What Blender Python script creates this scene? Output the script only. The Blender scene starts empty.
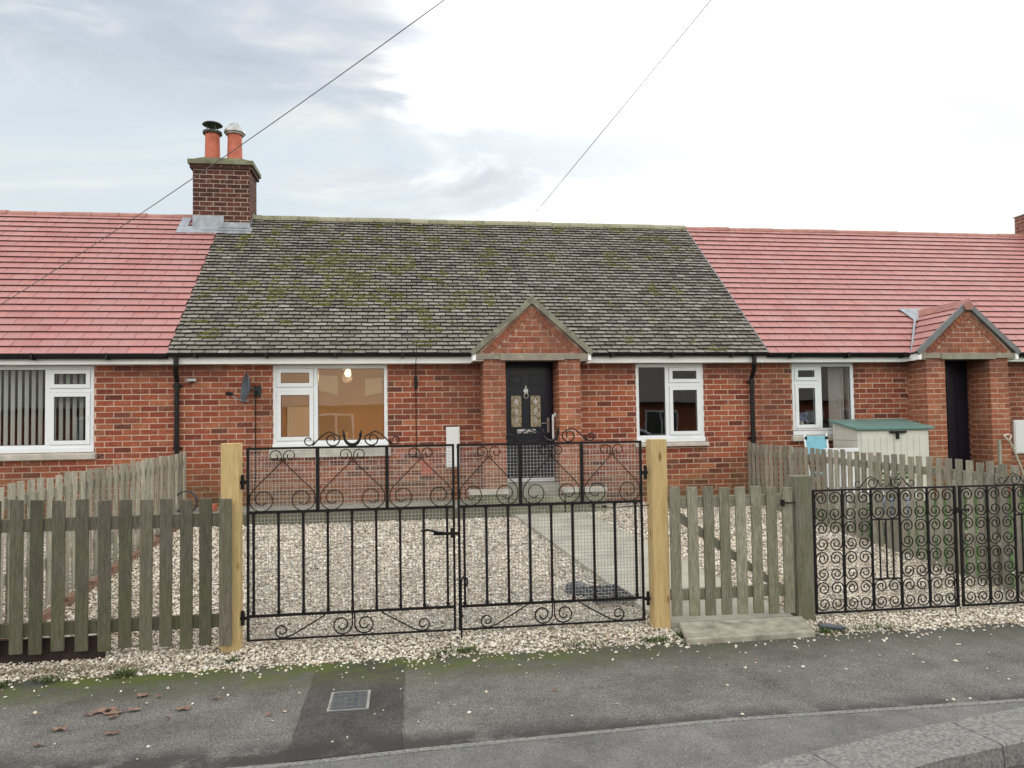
import bpy, math, random
import numpy as np
from mathutils import Vector, noise
random.seed(7); rng=np.random.default_rng(7)
S=bpy.context.scene; C=S.collection
PI=math.pi; rad=math.radians
YF=11.0   # facade plane
YG=5.65   # gate line
U=random.uniform

# ------------------------------------------------------------------ materials
def nmat(name):
    m=bpy.data.materials.new(name); m.use_nodes=True; nt=m.node_tree; nt.nodes.clear()
    o=nt.nodes.new('ShaderNodeOutputMaterial'); b=nt.nodes.new('ShaderNodeBsdfPrincipled')
    nt.links.new(b.outputs[0],o.inputs[0]); return m,nt,b,o
def N(nt,t,**k):
    n=nt.nodes.new(t)
    for a,v in k.items():
        if a.startswith('i_'):
            key=a[2:]; key=int(key) if key.isdigit() else key.replace('_',' ')
            n.inputs[key].default_value=v
        else: setattr(n,a,v)
    return n
def ramp(nt,stops,interp='LINEAR'):
    r=nt.nodes.new('ShaderNodeValToRGB'); r.color_ramp.interpolation=interp
    while len(r.color_ramp.elements)<len(stops): r.color_ramp.elements.new(.5)
    for e,(p,c) in zip(r.color_ramp.elements,stops):
        e.position=p; e.color=(c[0],c[1],c[2],1) if hasattr(c,'__len__') else (c,c,c,1)
    return r
def mixc(nt,fac,a,b,mode='MIX'):
    m=nt.nodes.new('ShaderNodeMix'); m.data_type='RGBA'; m.blend_type=mode
    for i,v in ((0,fac),(6,a),(7,b)):
        if hasattr(v,'is_linked') or hasattr(v,'links'): nt.links.new(v,m.inputs[i])
        elif i==0: m.inputs[0].default_value=v
        else: m.inputs[i].default_value=(v[0],v[1],v[2],1)
    return m.outputs[2]
def math_(nt,op,a,b=None,clamp=False):
    m=nt.nodes.new('ShaderNodeMath'); m.operation=op; m.use_clamp=clamp
    for i,v in ((0,a),(1,b)):
        if v is None: continue
        if hasattr(v,'links'): nt.links.new(v,m.inputs[i])
        else: m.inputs[i].default_value=v
    return m.outputs[0]
def worldpos(nt): return nt.nodes.new('ShaderNodeNewGeometry').outputs['Position']
def noise_(nt,vec,scale,detail=4,rough=.55,stretch=None):
    if stretch:
        mp=nt.nodes.new('ShaderNodeMapping'); nt.links.new(vec,mp.inputs[0]); mp.inputs['Scale'].default_value=stretch; vec=mp.outputs[0]
    n=nt.nodes.new('ShaderNodeTexNoise'); nt.links.new(vec,n.inputs['Vector'])
    n.inputs['Scale'].default_value=scale; n.inputs['Detail'].default_value=detail; n.inputs['Roughness'].default_value=rough
    return n.outputs['Fac']
def bump(nt,b,h,strength=.4,dist=.01):
    n=nt.nodes.new('ShaderNodeBump'); n.inputs['Strength'].default_value=strength; n.inputs['Distance'].default_value=dist
    nt.links.new(h,n.inputs['Height']); nt.links.new(n.outputs[0],b.inputs['Normal'])
def simple(name,col,rough=.5,metal=0,var=.12,scale=6,bs=0,spec=.5):
    m,nt,b,o=nmat(name); P=worldpos(nt)
    n=noise_(nt,P,scale,5)
    r=ramp(nt,[(.25,[c*(1-var*1.6) for c in col]),(.75,[min(1,c*(1+var)) for c in col])])
    nt.links.new(n,r.inputs[0]); nt.links.new(r.outputs[0],b.inputs['Base Color'])
    b.inputs['Roughness'].default_value=rough; b.inputs['Metallic'].default_value=metal; b.inputs['Specular IOR Level'].default_value=spec
    if bs: bump(nt,b,noise_(nt,P,scale*12,3),bs,.004)
    return m
M={}
def island(nt): return nt.nodes.new('ShaderNodeNewGeometry').outputs['Random Per Island']
def wallstain_shade(nt,P,col):
    sp=nt.nodes.new('ShaderNodeSeparateXYZ'); nt.links.new(P,sp.inputs[0])
    lo=N(nt,'ShaderNodeMapRange'); nt.links.new(sp.outputs[2],lo.inputs[0]); lo.inputs[1].default_value=1.20; lo.inputs[2].default_value=.55
    w=noise_(nt,P,1.3,6,.7); wr=ramp(nt,[(.30,0.),(.52,1.)]); nt.links.new(w,wr.inputs[0])
    k=math_(nt,'MULTIPLY',math_(nt,'MULTIPLY',lo.outputs[0],wr.outputs[0]),.62)
    col=mixc(nt,k,col,(.12,.105,.045))
    up=N(nt,'ShaderNodeMapRange'); nt.links.new(sp.outputs[2],up.inputs[0]); up.inputs[1].default_value=2.22; up.inputs[2].default_value=2.42
    u=noise_(nt,P,2.6,5,.7,(1,1,.5)); ur=ramp(nt,[(.35,0.),(.6,.8)]); nt.links.new(u,ur.inputs[0])
    col=mixc(nt,math_(nt,'MULTIPLY',up.outputs[0],ur.outputs[0]),col,(.15,.062,.050))  # darker band under the eaves: dirt streaks with some gutter shade painted in
    w2=noise_(nt,P,.8,7,.75); r2=ramp(nt,[(.47,0.),(.66,.55)]); nt.links.new(w2,r2.inputs[0])
    col=mixc(nt,r2.outputs[0],col,(.15,.075,.050))
    w3=noise_(nt,P,2.1,6,.8,(1,1,1.6)); r3=ramp(nt,[(.58,0.),(.74,.5)]); nt.links.new(w3,r3.inputs[0])
    return mixc(nt,r3.outputs[0],col,(.40,.30,.22))
def brickmat(name,stops,weather_shade=True):
    m,nt,b,o=nmat(name); P=worldpos(nt)
    r=ramp(nt,stops); nt.links.new(island(nt),r.inputs[0]); col=r.outputs[0]
    n=noise_(nt,P,38,6,.7); g=ramp(nt,[(.32,.5),(.5,.95),(.68,1.3)]); nt.links.new(n,g.inputs[0])
    col=mixc(nt,1,col,g.outputs[0],'MULTIPLY')
    # pale mortar smears and efflorescence
    sm=noise_(nt,P,14,6,.75); sr=ramp(nt,[(.56,0.),(.72,.6)]); nt.links.new(sm,sr.inputs[0])
    col=mixc(nt,sr.outputs[0],col,(.50,.33,.25))
    if weather_shade:
        col=wallstain_shade(nt,P,col)
    nt.links.new(col,b.inputs['Base Color']); b.inputs['Roughness'].default_value=.9
    b.inputs['Specular IOR Level'].default_value=.25
    bump(nt,b,noise_(nt,P,90,4),.5,.004); return m
M['brick']=brickmat('red_brick',[(0,(.13,.038,.028)),(.15,(.24,.062,.036)),(.35,(.32,.086,.046)),(.55,(.37,.108,.054)),(.72,(.25,.064,.038)),(.88,(.44,.160,.08)),(1,(.10,.034,.028))])
M['porch_brick']=brickmat('porch_brick',[(0,(.28,.085,.048)),(.3,(.40,.140,.072)),(.6,(.33,.105,.056)),(.85,(.45,.19,.11)),(1,(.24,.072,.045))],True)
M['chim_brick']=brickmat('chimney_brick',[(0,(.055,.024,.02)),(.4,(.085,.032,.025)),(.8,(.12,.044,.033)),(1,(.065,.028,.024))],False)
m,nt,b,o=nmat('mortar'); P=worldpos(nt); r=ramp(nt,[(.3,(.50,.36,.28)),(.7,(.72,.55,.45))]); nt.links.new(noise_(nt,P,9,6,.7),r.inputs[0])
nt.links.new(wallstain_shade(nt,P,r.outputs[0]),b.inputs['Base Color']); b.inputs['Roughness'].default_value=.95; bump(nt,b,noise_(nt,P,110,3),.4,.004); M['mortar']=m
M['chim_mortar']=simple('chimney_mortar',(.42,.34,.28),.95,0,.25,9,.4)
def tilemat(name,stops,rough,lichen,moss,spec=.5):
    m,nt,b,o=nmat(name); P=worldpos(nt)
    r=ramp(nt,stops); nt.links.new(island(nt),r.inputs[0]); col=r.outputs[0]
    g=ramp(nt,[(.3,.8),(.7,1.2)]); nt.links.new(noise_(nt,P,25,5,.7),g.inputs[0]); col=mixc(nt,1,col,g.outputs[0],'MULTIPLY')
    if lichen:
        lr=ramp(nt,[(.60,0.),(.68,.85)]); nt.links.new(noise_(nt,P,19,4,.7),lr.inputs[0]); col=mixc(nt,lr.outputs[0],col,(.42,.41,.36))
        l2=ramp(nt,[(.52,0.),(.66,.8)]); nt.links.new(noise_(nt,P,5,7,.8),l2.inputs[0]); col=mixc(nt,l2.outputs[0],col,(.10,.092,.06))
        l3=ramp(nt,[(.57,0.),(.75,moss*.45)]); nt.links.new(noise_(nt,P,3.1,6,.7),l3.inputs[0]); col=mixc(nt,l3.outputs[0],col,(.14,.14,.05))
    else:
        st=noise_(nt,P,1.5,7,.75,(1.6,.5,.5)); sr=ramp(nt,[(.42,0.),(.70,.4)]); nt.links.new(st,sr.inputs[0]); col=mixc(nt,sr.outputs[0],col,(.46,.29,.28))
        s4=noise_(nt,P,6,6,.8); q4=ramp(nt,[(.56,0.),(.72,.45)]); nt.links.new(s4,q4.inputs[0]); col=mixc(nt,q4.outputs[0],col,(.24,.10,.09))
    nt.links.new(col,b.inputs['Base Color']); b.inputs['Roughness'].default_value=rough; b.inputs['Specular IOR Level'].default_value=spec
    bump(nt,b,noise_(nt,P,120,3),.3,.003); return m
M['tile']=tilemat('old_grey_tile',[(0,(.12,.105,.09)),(.3,(.215,.195,.17)),(.6,(.285,.262,.235)),(.85,(.185,.155,.138)),(1,(.33,.31,.275))],.8,True,.75,.3)
M['tile_edge']=simple('tile_edge_shade',(.028,.027,.020),.95,0,.4,20)  # shade lines between courses and tiles, painted as a dark edge colour
M['red_edge']=simple('red_tile_edge_shade',(.045,.018,.020),.8,0,.3,20)  # same painted course-line shade for the red roofs
M['redtile']=tilemat('red_tile',[(0,(.36,.135,.125)),(.5,(.43,.170,.155)),(1,(.39,.165,.16))],.5,False,0,.6)
M['ridge_old']=tilemat('old_ridge',[(0,(.24,.235,.15)),(1,(.33,.31,.22))],.85,True,.9,.3)
M['redridge']=simple('red_ridge',(.36,.16,.13),.6,0,.2,8)
M['moss']=simple('roof_moss',(.085,.088,.014),.95,0,.45,12,.8,.2)
M['upvc']=simple('white_upvc',(.80,.83,.86),.3,0,.03,3)
M['wiregrey']=simple('grey_wire',(.12,.12,.125),.6)
M['fascia']=simple('white_fascia',(.93,.935,.94),.4,0,.05,3)
M['sill']=simple('sill_stone',(.50,.47,.41),.85,0,.2,7,.3)
M['path']=simple('path_concrete',(.42,.40,.33),.9,0,.2,3,.4)
M['step']=simple('step_concrete',(.36,.335,.27),.9,0,.35,9,.6)
M['manhole']=simple('manhole_metal',(.10,.115,.125),.5,.3,.3,30)
M['concrete']=simple('concrete',(.30,.29,.24),.9,0,.25,5,.4)
M['mossy_concrete']=simple('mossy_concrete',(.20,.20,.13),.9,0,.4,4,.4)
M['verge']=simple('verge_cement',(.23,.22,.17),.9,0,.35,9,.5)
M['lintel']=simple('lintel_concrete',(.29,.26,.21),.9,0,.2,8,.4)
M['blackplastic']=simple('black_plastic',(.008,.008,.009),.4,0,.3,6,0,.3)
M['iron']=simple('black_iron_paint',(.010,.009,.010),.5,0,.5,40,.5,.25)
M['wire']=simple('galvanised_wire',(.45,.45,.44),.5,.3,.2,30)
M['lead']=simple('lead_flashing',(.33,.36,.40),.5,.3,.25,9,.3)
M['terracotta']=simple('terracotta',(.46,.13,.08),.8,0,.2,9,.2)
M['dark_metal']=simple('dark_cowl',(.05,.05,.05),.5,.5,.3,9)
M['alu']=simple('aluminium_cowl',(.45,.46,.45),.45,.7,.25,9)
M['door']=simple('black_door',(.010,.011,.022),.28,0,.2,4)
M['chrome']=simple('chrome',(.75,.75,.76),.2,.9,.05,4)
M['whiteplastic']=simple('white_plastic',(.78,.80,.81),.4,0,.03,5)
M['cream']=simple('cream_plastic',(.66,.65,.59),.55,0,.06,5)
M['teal']=simple('teal_plastic',(.13,.245,.225),.45,0,.15,6)
M['blue']=simple('pale_blue_fabric',(.22,.50,.62),.8,0,.1,9)
M['bluepot']=simple('lilac_pot',(.42,.50,.74),.5,0,.1,9)
M['dish']=simple('dish_grey',(.10,.12,.15),.5,.1,.2,9)
M['leaf']=simple('green_leaf',(.07,.16,.035),.7,0,.4,30)
M['deadleaf']=simple('dead_leaf',(.25,.155,.11),.8,0,.4,30)
M['drygrass']=simple('dry_grass',(.30,.25,.15),.9,0,.3,20)
M['weed']=simple('weed',(.075,.11,.025),.8,0,.4,20)
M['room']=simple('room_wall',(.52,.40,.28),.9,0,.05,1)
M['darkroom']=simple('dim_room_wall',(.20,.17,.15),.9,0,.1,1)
M['blind']=simple('blind_fabric',(.88,.87,.82),.8,0,.03,4)
M['timber_dark']=simple('dark_stained_board',(.035,.020,.018),.8,0,.4,9,.4)
M['greystrip']=simple('grey_verge',(.16,.17,.175),.6,0,.15,6)
M['netting']=simple('net_curtain',(.62,.55,.52),.9,0,.1,30)
M['lawn']=simple('lawn',(.055,.12,.02),.95,0,.5,9,.8)
M['roofcore']=simple('roof_underlay',(.03,.028,.026),.95)
M['carpaint']=simple('silver_car_paint',(.55,.58,.62),.25,.3,.03,2)
M['carglass']=simple('car_glass',(.02,.025,.03),.08)
M['rubber']=simple('tyre',(.02,.02,.02),.8)
M['plastic_grey']=simple('slate_grey_plastic',(.055,.065,.08),.45,0,.2,20)
def wood(name,a,b_,green,rnd=.35,knots=False):
    m,nt,b,o=nmat(name); tc=nt.nodes.new('ShaderNodeTexCoord'); P=worldpos(nt)
    n=noise_(nt,P,9,6,.7,(7,7,.55)); r=ramp(nt,[(.3,a),(.7,b_)]); nt.links.new(n,r.inputs[0]); col=r.outputs[0]
    f=noise_(nt,P,60,4,.6,(5,5,.35)); fr=ramp(nt,[(.35,.84 if knots else .58),(.65,1.06 if knots else 1.18)]); nt.links.new(f,fr.inputs[0]); col=mixc(nt,1,col,fr.outputs[0],'MULTIPLY')
    oi=nt.nodes.new('ShaderNodeObjectInfo'); rr=ramp(nt,[(0,1-rnd),(1,1+rnd*.6)]); nt.links.new(oi.outputs['Random'],rr.inputs[0])
    col=mixc(nt,1,col,rr.outputs[0],'MULTIPLY')
    if green:
        g=noise_(nt,P,3.2,6,.7); gr=ramp(nt,[(.42,0.),(.68,green)]); nt.links.new(g,gr.inputs[0]); col=mixc(nt,gr.outputs[0],col,(.10,.115,.045))
    if green:
        sz=nt.nodes.new('ShaderNodeSeparateXYZ'); nt.links.new(P,sz.inputs[0]); gm=N(nt,'ShaderNodeMapRange'); nt.links.new(sz.outputs[2],gm.inputs[0]); gm.inputs[1].default_value=.95; gm.inputs[2].default_value=.15
        g2=noise_(nt,P,4.5,5,.7,(1,1,.5)); g3=ramp(nt,[(.38,0.),(.60,1.)]); nt.links.new(g2,g3.inputs[0])
        col=mixc(nt,math_(nt,'MULTIPLY',math_(nt,'MULTIPLY',gm.outputs[0],g3.outputs[0]),min(1,green*.9)),col,(.10,.115,.040))
    if knots:
        v=nt.nodes.new('ShaderNodeTexVoronoi'); mp=nt.nodes.new('ShaderNodeMapping'); nt.links.new(P,mp.inputs[0]); mp.inputs['Scale'].default_value=(9,9,3.2)
        nt.links.new(mp.outputs[0],v.inputs['Vector']); v.inputs['Scale'].default_value=1
        kr=ramp(nt,[(.07,.9),(.15,0.)]); nt.links.new(v.outputs['Distance'],kr.inputs[0]); col=mixc(nt,kr.outputs[0],col,(.22,.11,.04))
    nt.links.new(col,b.inputs['Base Color']); b.inputs['Roughness'].default_value=.85; b.inputs['Specular IOR Level'].default_value=.3
    bump(nt,b,f,.5,.004); return m
M['oldwood']=wood('weathered_dark_timber',(.105,.092,.072),(.215,.192,.155),.42)
M['palewood']=wood('bleached_timber',(.26,.24,.19),(.58,.55,.45),.12)
M['oldwood2']=wood('weathered_pale_timber',(.24,.215,.17),(.48,.45,.37),.22)
M['gatewood']=wood('weathered_gate_timber',(.19,.18,.135),(.38,.36,.285),.4)
M['newwood']=wood('new_pine',(.50,.35,.15),(.68,.52,.27),0,.05,True)
def asphalt(name,c0,c1,moss=True):
    m,nt,b,o=nmat(name); P=worldpos(nt)
    fine=noise_(nt,P,95,4,.85); r=ramp(nt,[(.38,c0),(.63,c1)]); nt.links.new(fine,r.inputs[0]); col=r.outputs[0]
    sp=noise_(nt,P,70,2,.5); s2=ramp(nt,[(.66,0.),(.72,.7)]); nt.links.new(sp,s2.inputs[0]); col=mixc(nt,s2.outputs[0],col,[x*1.6 for x in c1])
    big=ramp(nt,[(.34,.60),(.66,1.28)]); nt.links.new(noise_(nt,P,1.9,9,.78),big.inputs[0]); col=mixc(nt,1,col,big.outputs[0],'MULTIPLY')
    pit=nt.nodes.new('ShaderNodeTexVoronoi'); nt.links.new(P,pit.inputs['Vector']); pit.inputs['Scale'].default_value=55
    pr_=ramp(nt,[(.10,.35),(.30,1.)]); nt.links.new(pit.outputs['Distance'],pr_.inputs[0]); col=mixc(nt,.8,col,pr_.outputs[0],'MULTIPLY')
    if moss:
        s=nt.nodes.new('ShaderNodeSeparateXYZ'); nt.links.new(P,s.inputs[0])
        a=N(nt,'ShaderNodeMapRange'); nt.links.new(s.outputs[1],a.inputs[0]); a.inputs[1].default_value=4.75; a.inputs[2].default_value=5.15
        xx=N(nt,'ShaderNodeMapRange'); nt.links.new(s.outputs[0],xx.inputs[0]); xx.inputs[1].default_value=2.4; xx.inputs[2].default_value=.6
        mo=ramp(nt,[(.36,0.),(.58,.9)]); nt.links.new(noise_(nt,P,3.3,7,.75),mo.inputs[0])
        k=math_(nt,'MULTIPLY',a.outputs[0],mo.outputs[0]); k=math_(nt,'MULTIPLY',k,math_(nt,'ADD',math_(nt,'MULTIPLY',xx.outputs[0],.8),.2))
        # damp dirt along the gravel and along the edging
        d=N(nt,'ShaderNodeMapRange'); nt.links.new(s.outputs[1],d.inputs[0]); d.inputs[1].default_value=4.75; d.inputs[2].default_value=5.35
        col=mixc(nt,math_(nt,'MULTIPLY',d.outputs[0],.7),col,(.035,.034,.030))
        col=mixc(nt,k,col,(.085,.108,.018))
        e=N(nt,'ShaderNodeMapRange'); nt.links.new(s.outputs[1],e.inputs[0]); e.inputs[1].default_value=4.10; e.inputs[2].default_value=3.93
        er=ramp(nt,[(.38,0.),(.52,.85)]); nt.links.new(noise_(nt,P,4,6,.7),er.inputs[0])
        col=mixc(nt,math_(nt,'MULTIPLY',e.outputs[0],er.outputs[0]),col,(.035,.034,.033))
    nt.links.new(col,b.inputs['Base Color']); b.inputs['Roughness'].default_value=.85; b.inputs['Specular IOR Level'].default_value=.35
    bump(nt,b,fine,.7,.006); return m
M['asphalt']=asphalt('pavement_asphalt',(.050,.048,.043),(.265,.255,.235))
M['patch']=asphalt('patch_asphalt',(.035,.033,.031),(.125,.118,.11))
M['cross']=asphalt('crossover_asphalt',(.10,.10,.098),(.22,.22,.215),False)
M['road']=asphalt('road_asphalt',(.05,.05,.05),(.12,.12,.12),False)
M['kerb']=simple('kerb_concrete',(.27,.265,.25),.9,0,.42,60,1.)
def stonemat(name,stops):
    m,nt,b,o=nmat(name); P=worldpos(nt)
    r=ramp(nt,stops); nt.links.new(island(nt),r.inputs[0])
    g=ramp(nt,[(.3,.82),(.7,1.12)]); nt.links.new(noise_(nt,P,2.0,5),g.inputs[0])
    nt.links.new(mixc(nt,1,r.outputs[0],g.outputs[0],'MULTIPLY'),b.inputs['Base Color']); b.inputs['Roughness'].default_value=.75; return m
M['stone']=stonemat('pale_chippings',[(0,(.12,.09,.07)),(.07,(.34,.27,.20)),(.2,(.58,.48,.36)),(.45,(.74,.66,.53)),(.75,(.83,.77,.67)),(1,(.89,.87,.82))])
m,nt,b,o=nmat('gravel_bed'); P=worldpos(nt); v=nt.nodes.new('ShaderNodeTexVoronoi'); nt.links.new(P,v.inputs['Vector']); v.inputs['Scale'].default_value=42
r=ramp(nt,[(0,(.16,.12,.09)),(.3,(.48,.42,.34)),(.7,(.68,.63,.55)),(1,(.82,.79,.73))]); sp=nt.nodes.new('ShaderNodeSeparateColor'); nt.links.new(v.outputs['Color'],sp.inputs[0]); nt.links.new(sp.outputs[0],r.inputs[0])
dd=ramp(nt,[(0.,1.),(.9,.35)]); nt.links.new(v.outputs['Distance'],dd.inputs[0])
nt.links.new(mixc(nt,1,r.outputs[0],dd.outputs[0],'MULTIPLY'),b.inputs['Base Color']); bump(nt,b,v.outputs['Distance'],.8,-.02); b.inputs['Roughness'].default_value=.9; M['bed']=m
def glassmat(name,tint,fac):
    m=bpy.data.materials.new(name); m.use_nodes=True; nt=m.node_tree; nt.nodes.clear()
    o=nt.nodes.new('ShaderNodeOutputMaterial'); t=nt.nodes.new('ShaderNodeBsdfTransparent'); t.inputs[0].default_value=(*tint,1)
    g=nt.nodes.new('ShaderNodeBsdfGlossy'); g.inputs['Roughness'].default_value=.015
    n=noise_(nt,worldpos(nt),1.7,2); bm=nt.nodes.new('ShaderNodeBump'); bm.inputs['Strength'].default_value=.015; bm.inputs['Distance'].default_value=.05; nt.links.new(n,bm.inputs['Height']); nt.links.new(bm.outputs[0],g.inputs['Normal'])
    x=nt.nodes.new('ShaderNodeMixShader'); x.inputs[0].default_value=fac
    nt.links.new(t.outputs[0],x.inputs[1]); nt.links.new(g.outputs[0],x.inputs[2]); nt.links.new(x.outputs[0],o.inputs[0]); return m
M['glass']=glassmat('window_glass',(.90,.92,.92),.085)
M['glass2']=glassmat('wide_window_glass',(.85,.86,.86),.17)
m,nt,b,o=nmat('gold_leaded_glass'); v=nt.nodes.new('ShaderNodeTexVoronoi'); nt.links.new(worldpos(nt),v.inputs['Vector']); v.inputs['Scale'].default_value=34
r=ramp(nt,[(0,(.62,.56,.42)),(.6,(.35,.30,.18)),(1,(.10,.09,.05))]); nt.links.new(v.outputs['Distance'],r.inputs[0]); nt.links.new(r.outputs[0],b.inputs['Base Color']); b.inputs['Roughness'].default_value=.2; M['goldglass']=m
m,nt,b,o=nmat('lit_bulb'); b.inputs['Emission Color'].default_value=(1,.62,.22,1); b.inputs['Emission Strength'].default_value=7; M['bulb']=m

# ------------------------------------------------------------------ mesh builder
class MB:
    def __init__(s): s.v=[]; s.f=[]; s.m=[]
    def add(s,vs,fs,mi=0):
        o=len(s.v); s.v+= [tuple(q) for q in vs]; s.f+=[tuple(o+i for i in f) for f in fs]; s.m+=[mi]*len(fs); return s
    def box(s,x0,x1,y0,y1,z0,z1,mi=0):
        return s.add([(x0,y0,z0),(x1,y0,z0),(x1,y1,z0),(x0,y1,z0),(x0,y0,z1),(x1,y0,z1),(x1,y1,z1),(x0,y1,z1)],
              [(0,3,2,1),(4,5,6,7),(0,1,5,4),(1,2,6,5),(2,3,7,6),(3,0,4,7)],mi)
    def fbox(s,o,a,b,c,mi=0):     # corner o, three edge vectors (a x b = c direction)
        o,a,b,c=map(Vector,(o,a,b,c))
        return s.add([o,o+a,o+a+b,o+b,o+c,o+a+c,o+a+b+c,o+b+c],[(0,3,2,1),(4,5,6,7),(0,1,5,4),(1,2,6,5),(2,3,7,6),(3,0,4,7)],mi)
    def prism(s,poly,axis,a,b,mi=0):   # poly (p,q); axis the extruded one
        def P(p,q,t): return {'x':(t,p,q),'y':(p,t,q),'z':(p,q,t)}[axis]
        n=len(poly); vs=[P(p,q,a) for p,q in poly]+[P(p,q,b) for p,q in poly]
        fs=[tuple(range(n))[::-1],tuple(range(n,2*n))]+[(i,(i+1)%n,n+(i+1)%n,n+i) for i in range(n)]
        return s.add(vs,fs,mi)
    def tube(s,pts,r,n=6,mi=0,closed=False):
        pts=[Vector(p) for p in pts]; k=len(pts); vs=[]; up=None
        for i,p in enumerate(pts):
            t=(pts[min(i+1,k-1)]-pts[max(i-1,0)])
            if t.length<1e-9: t=Vector((0,0,1))
            t.normalize()
            if up is None: up=Vector((0,1,0)) if abs(t.y)<.8 else Vector((1,0,0))
            a=t.cross(up); 
            if a.length<1e-4: a=t.cross(Vector((1,0,.1)))
            a.normalize(); bb=a.cross(t); 
            rr=r[i] if hasattr(r,'__len__') else r
            for j in range(n):
                q=2*PI*j/n; vs.append(p+a*math.cos(q)*rr+bb*math.sin(q)*rr)
        fs=[(i*n+j,i*n+(j+1)%n,(i+1)*n+(j+1)%n,(i+1)*n+j) for i in range(k-1) for j in range(n)]
        fs+=[tuple(range(n))[::-1],tuple((k-1)*n+j for j in range(n))]
        return s.add(vs,fs,mi)
    def lathe(s,cx,cy,prof,n=20,mi=0):
        vs=[(cx+r*math.cos(2*PI*j/n),cy+r*math.sin(2*PI*j/n),z) for r,z in prof for j in range(n)]
        k=len(prof); fs=[(i*n+j,i*n+(j+1)%n,(i+1)*n+(j+1)%n,(i+1)*n+j) for i in range(k-1) for j in range(n)]
        fs+=[tuple(range(n))[::-1],tuple((k-1)*n+j for j in range(n))]
        return s.add(vs,fs,mi)
    def build(s,name,mats,parent=None,smooth=False,bevel=0,org=None):
        if parent is not None: org=WL[parent.name]
        if org is None: org=(0,0,0)
        me=bpy.data.meshes.new(name); ov=Vector(org)
        me.from_pydata([Vector(q)-ov for q in s.v],[],s.f)
        if not isinstance(mats,(list,tuple)): mats=[mats]
        for q in mats: me.materials.append(M[q])
        me.polygons.foreach_set('material_index',s.m)
        if smooth: me.polygons.foreach_set('use_smooth',[True]*len(s.f))
        me.update(); o=bpy.data.objects.new(name,me); C.objects.link(o)
        if parent is not None: o.parent=parent
        else: o.location=org
        WL[o.name]=org
        if bevel:
            bv=o.modifiers.new('bevel','BEVEL'); bv.width=bevel; bv.segments=2; bv.limit_method='ANGLE'
        return o
WL={}
def thing(name,label,cat,loc=(0,0,0),group=None):
    o=bpy.data.objects.new(name,None); C.objects.link(o); o.location=loc; o.empty_display_size=.1
    o['label']=label; o['category']=cat
    if group: o['group']=group
    WL[o.name]=tuple(loc); return o
def tag(o,label=None,cat=None,group=None,kind=None):
    if label: o['label']=label
    if cat: o['category']=cat
    if group: o['group']=group
    if kind: o['kind']=kind
    return o

# bricks -----------------------------------------------------------------
BL,BH,JT=.2286,.0795,.011
def bricks(mb,org,u,n,u0,u1,z0,z1,openings=(),mi=0,ustart=0.,zbase=0.,clip=None,proud=.004,BL=BL,BH=BH):
    """courses of separate bricks on the plane through org, along unit u, facing n"""
    org,u,n=Vector(org),Vector(u),Vector(n)
    j=math.floor((z0-zbase)/BH)
    while True:
        za=zbase+j*BH; zb=za+BH-JT
        if za>=z1: break
        ca,cb=max(za,z0),min(zb,z1)
        if cb-ca>.012:
            off=(.5 if j%2 else 0)*BL+ustart
            spans=[(u0,u1)]
            zm=(ca+cb)/2
            if clip: spans=[clip(zm)]
            for (a,b,c,d) in openings:
                if c<zm<d:
                    ns=[]
                    for (p,q) in spans:
                        if b<=p or a>=q: ns.append((p,q))
                        else:
                            if a>p: ns.append((p,a))
                            if b<q: ns.append((b,q))
                    spans=ns
            for (p,q) in spans:
                k=math.floor((p-off)/BL)
                while off+k*BL<q:
                    a=max(off+k*BL,p); b=min(off+k*BL+BL-JT,q); k+=1
                    if b-a<.02: continue
                    pr=proud+U(-.0015,.0015); dz=U(-.0015,.0015); h=.010
                    o=org+u*a+Vector((0,0,1))*(ca+dz)-n*.003
                    A=u*(b-a); Z=Vector((0,0,cb-ca)); D=n*(pr+.003)
                    ch=.0015
                    vs=[o,o+A,o+A+Z,o+Z,o+D+u*ch+Vector((0,0,ch)),o+A+D-u*ch+Vector((0,0,ch)),o+A+Z+D-u*ch-Vector((0,0,ch)),o+Z+D+u*ch-Vector((0,0,ch))]
                    mb.add(vs,[(4,5,6,7),(0,1,5,4),(1,2,6,5),(2,3,7,6),(3,0,4,7)],mi)
        j+=1
def wallcells(mb,x0,x1,y0,y1,z0,z1,ops,mi):
    xs=sorted({x0,x1,*[min(max(v,x0),x1) for o in ops for v in o[:2]]}); zs=sorted({z0,z1,*[min(max(v,z0),z1) for o in ops for v in o[2:]]})
    for a,b in zip(xs,xs[1:]):
        run=None
        for c,d in zip(zs,zs[1:]):
            cx,cz=(a+b)/2,(c+d)/2
            if any(o[0]<cx<o[1] and o[2]<cz<o[3] for o in ops):
                if run: mb.box(a,b,y0,y1,run[0],run[1],mi); run=None
            else: run=(run[0],d) if run else (c,d)
        if run: mb.box(a,b,y0,y1,run[0],run[1],mi)

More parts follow.
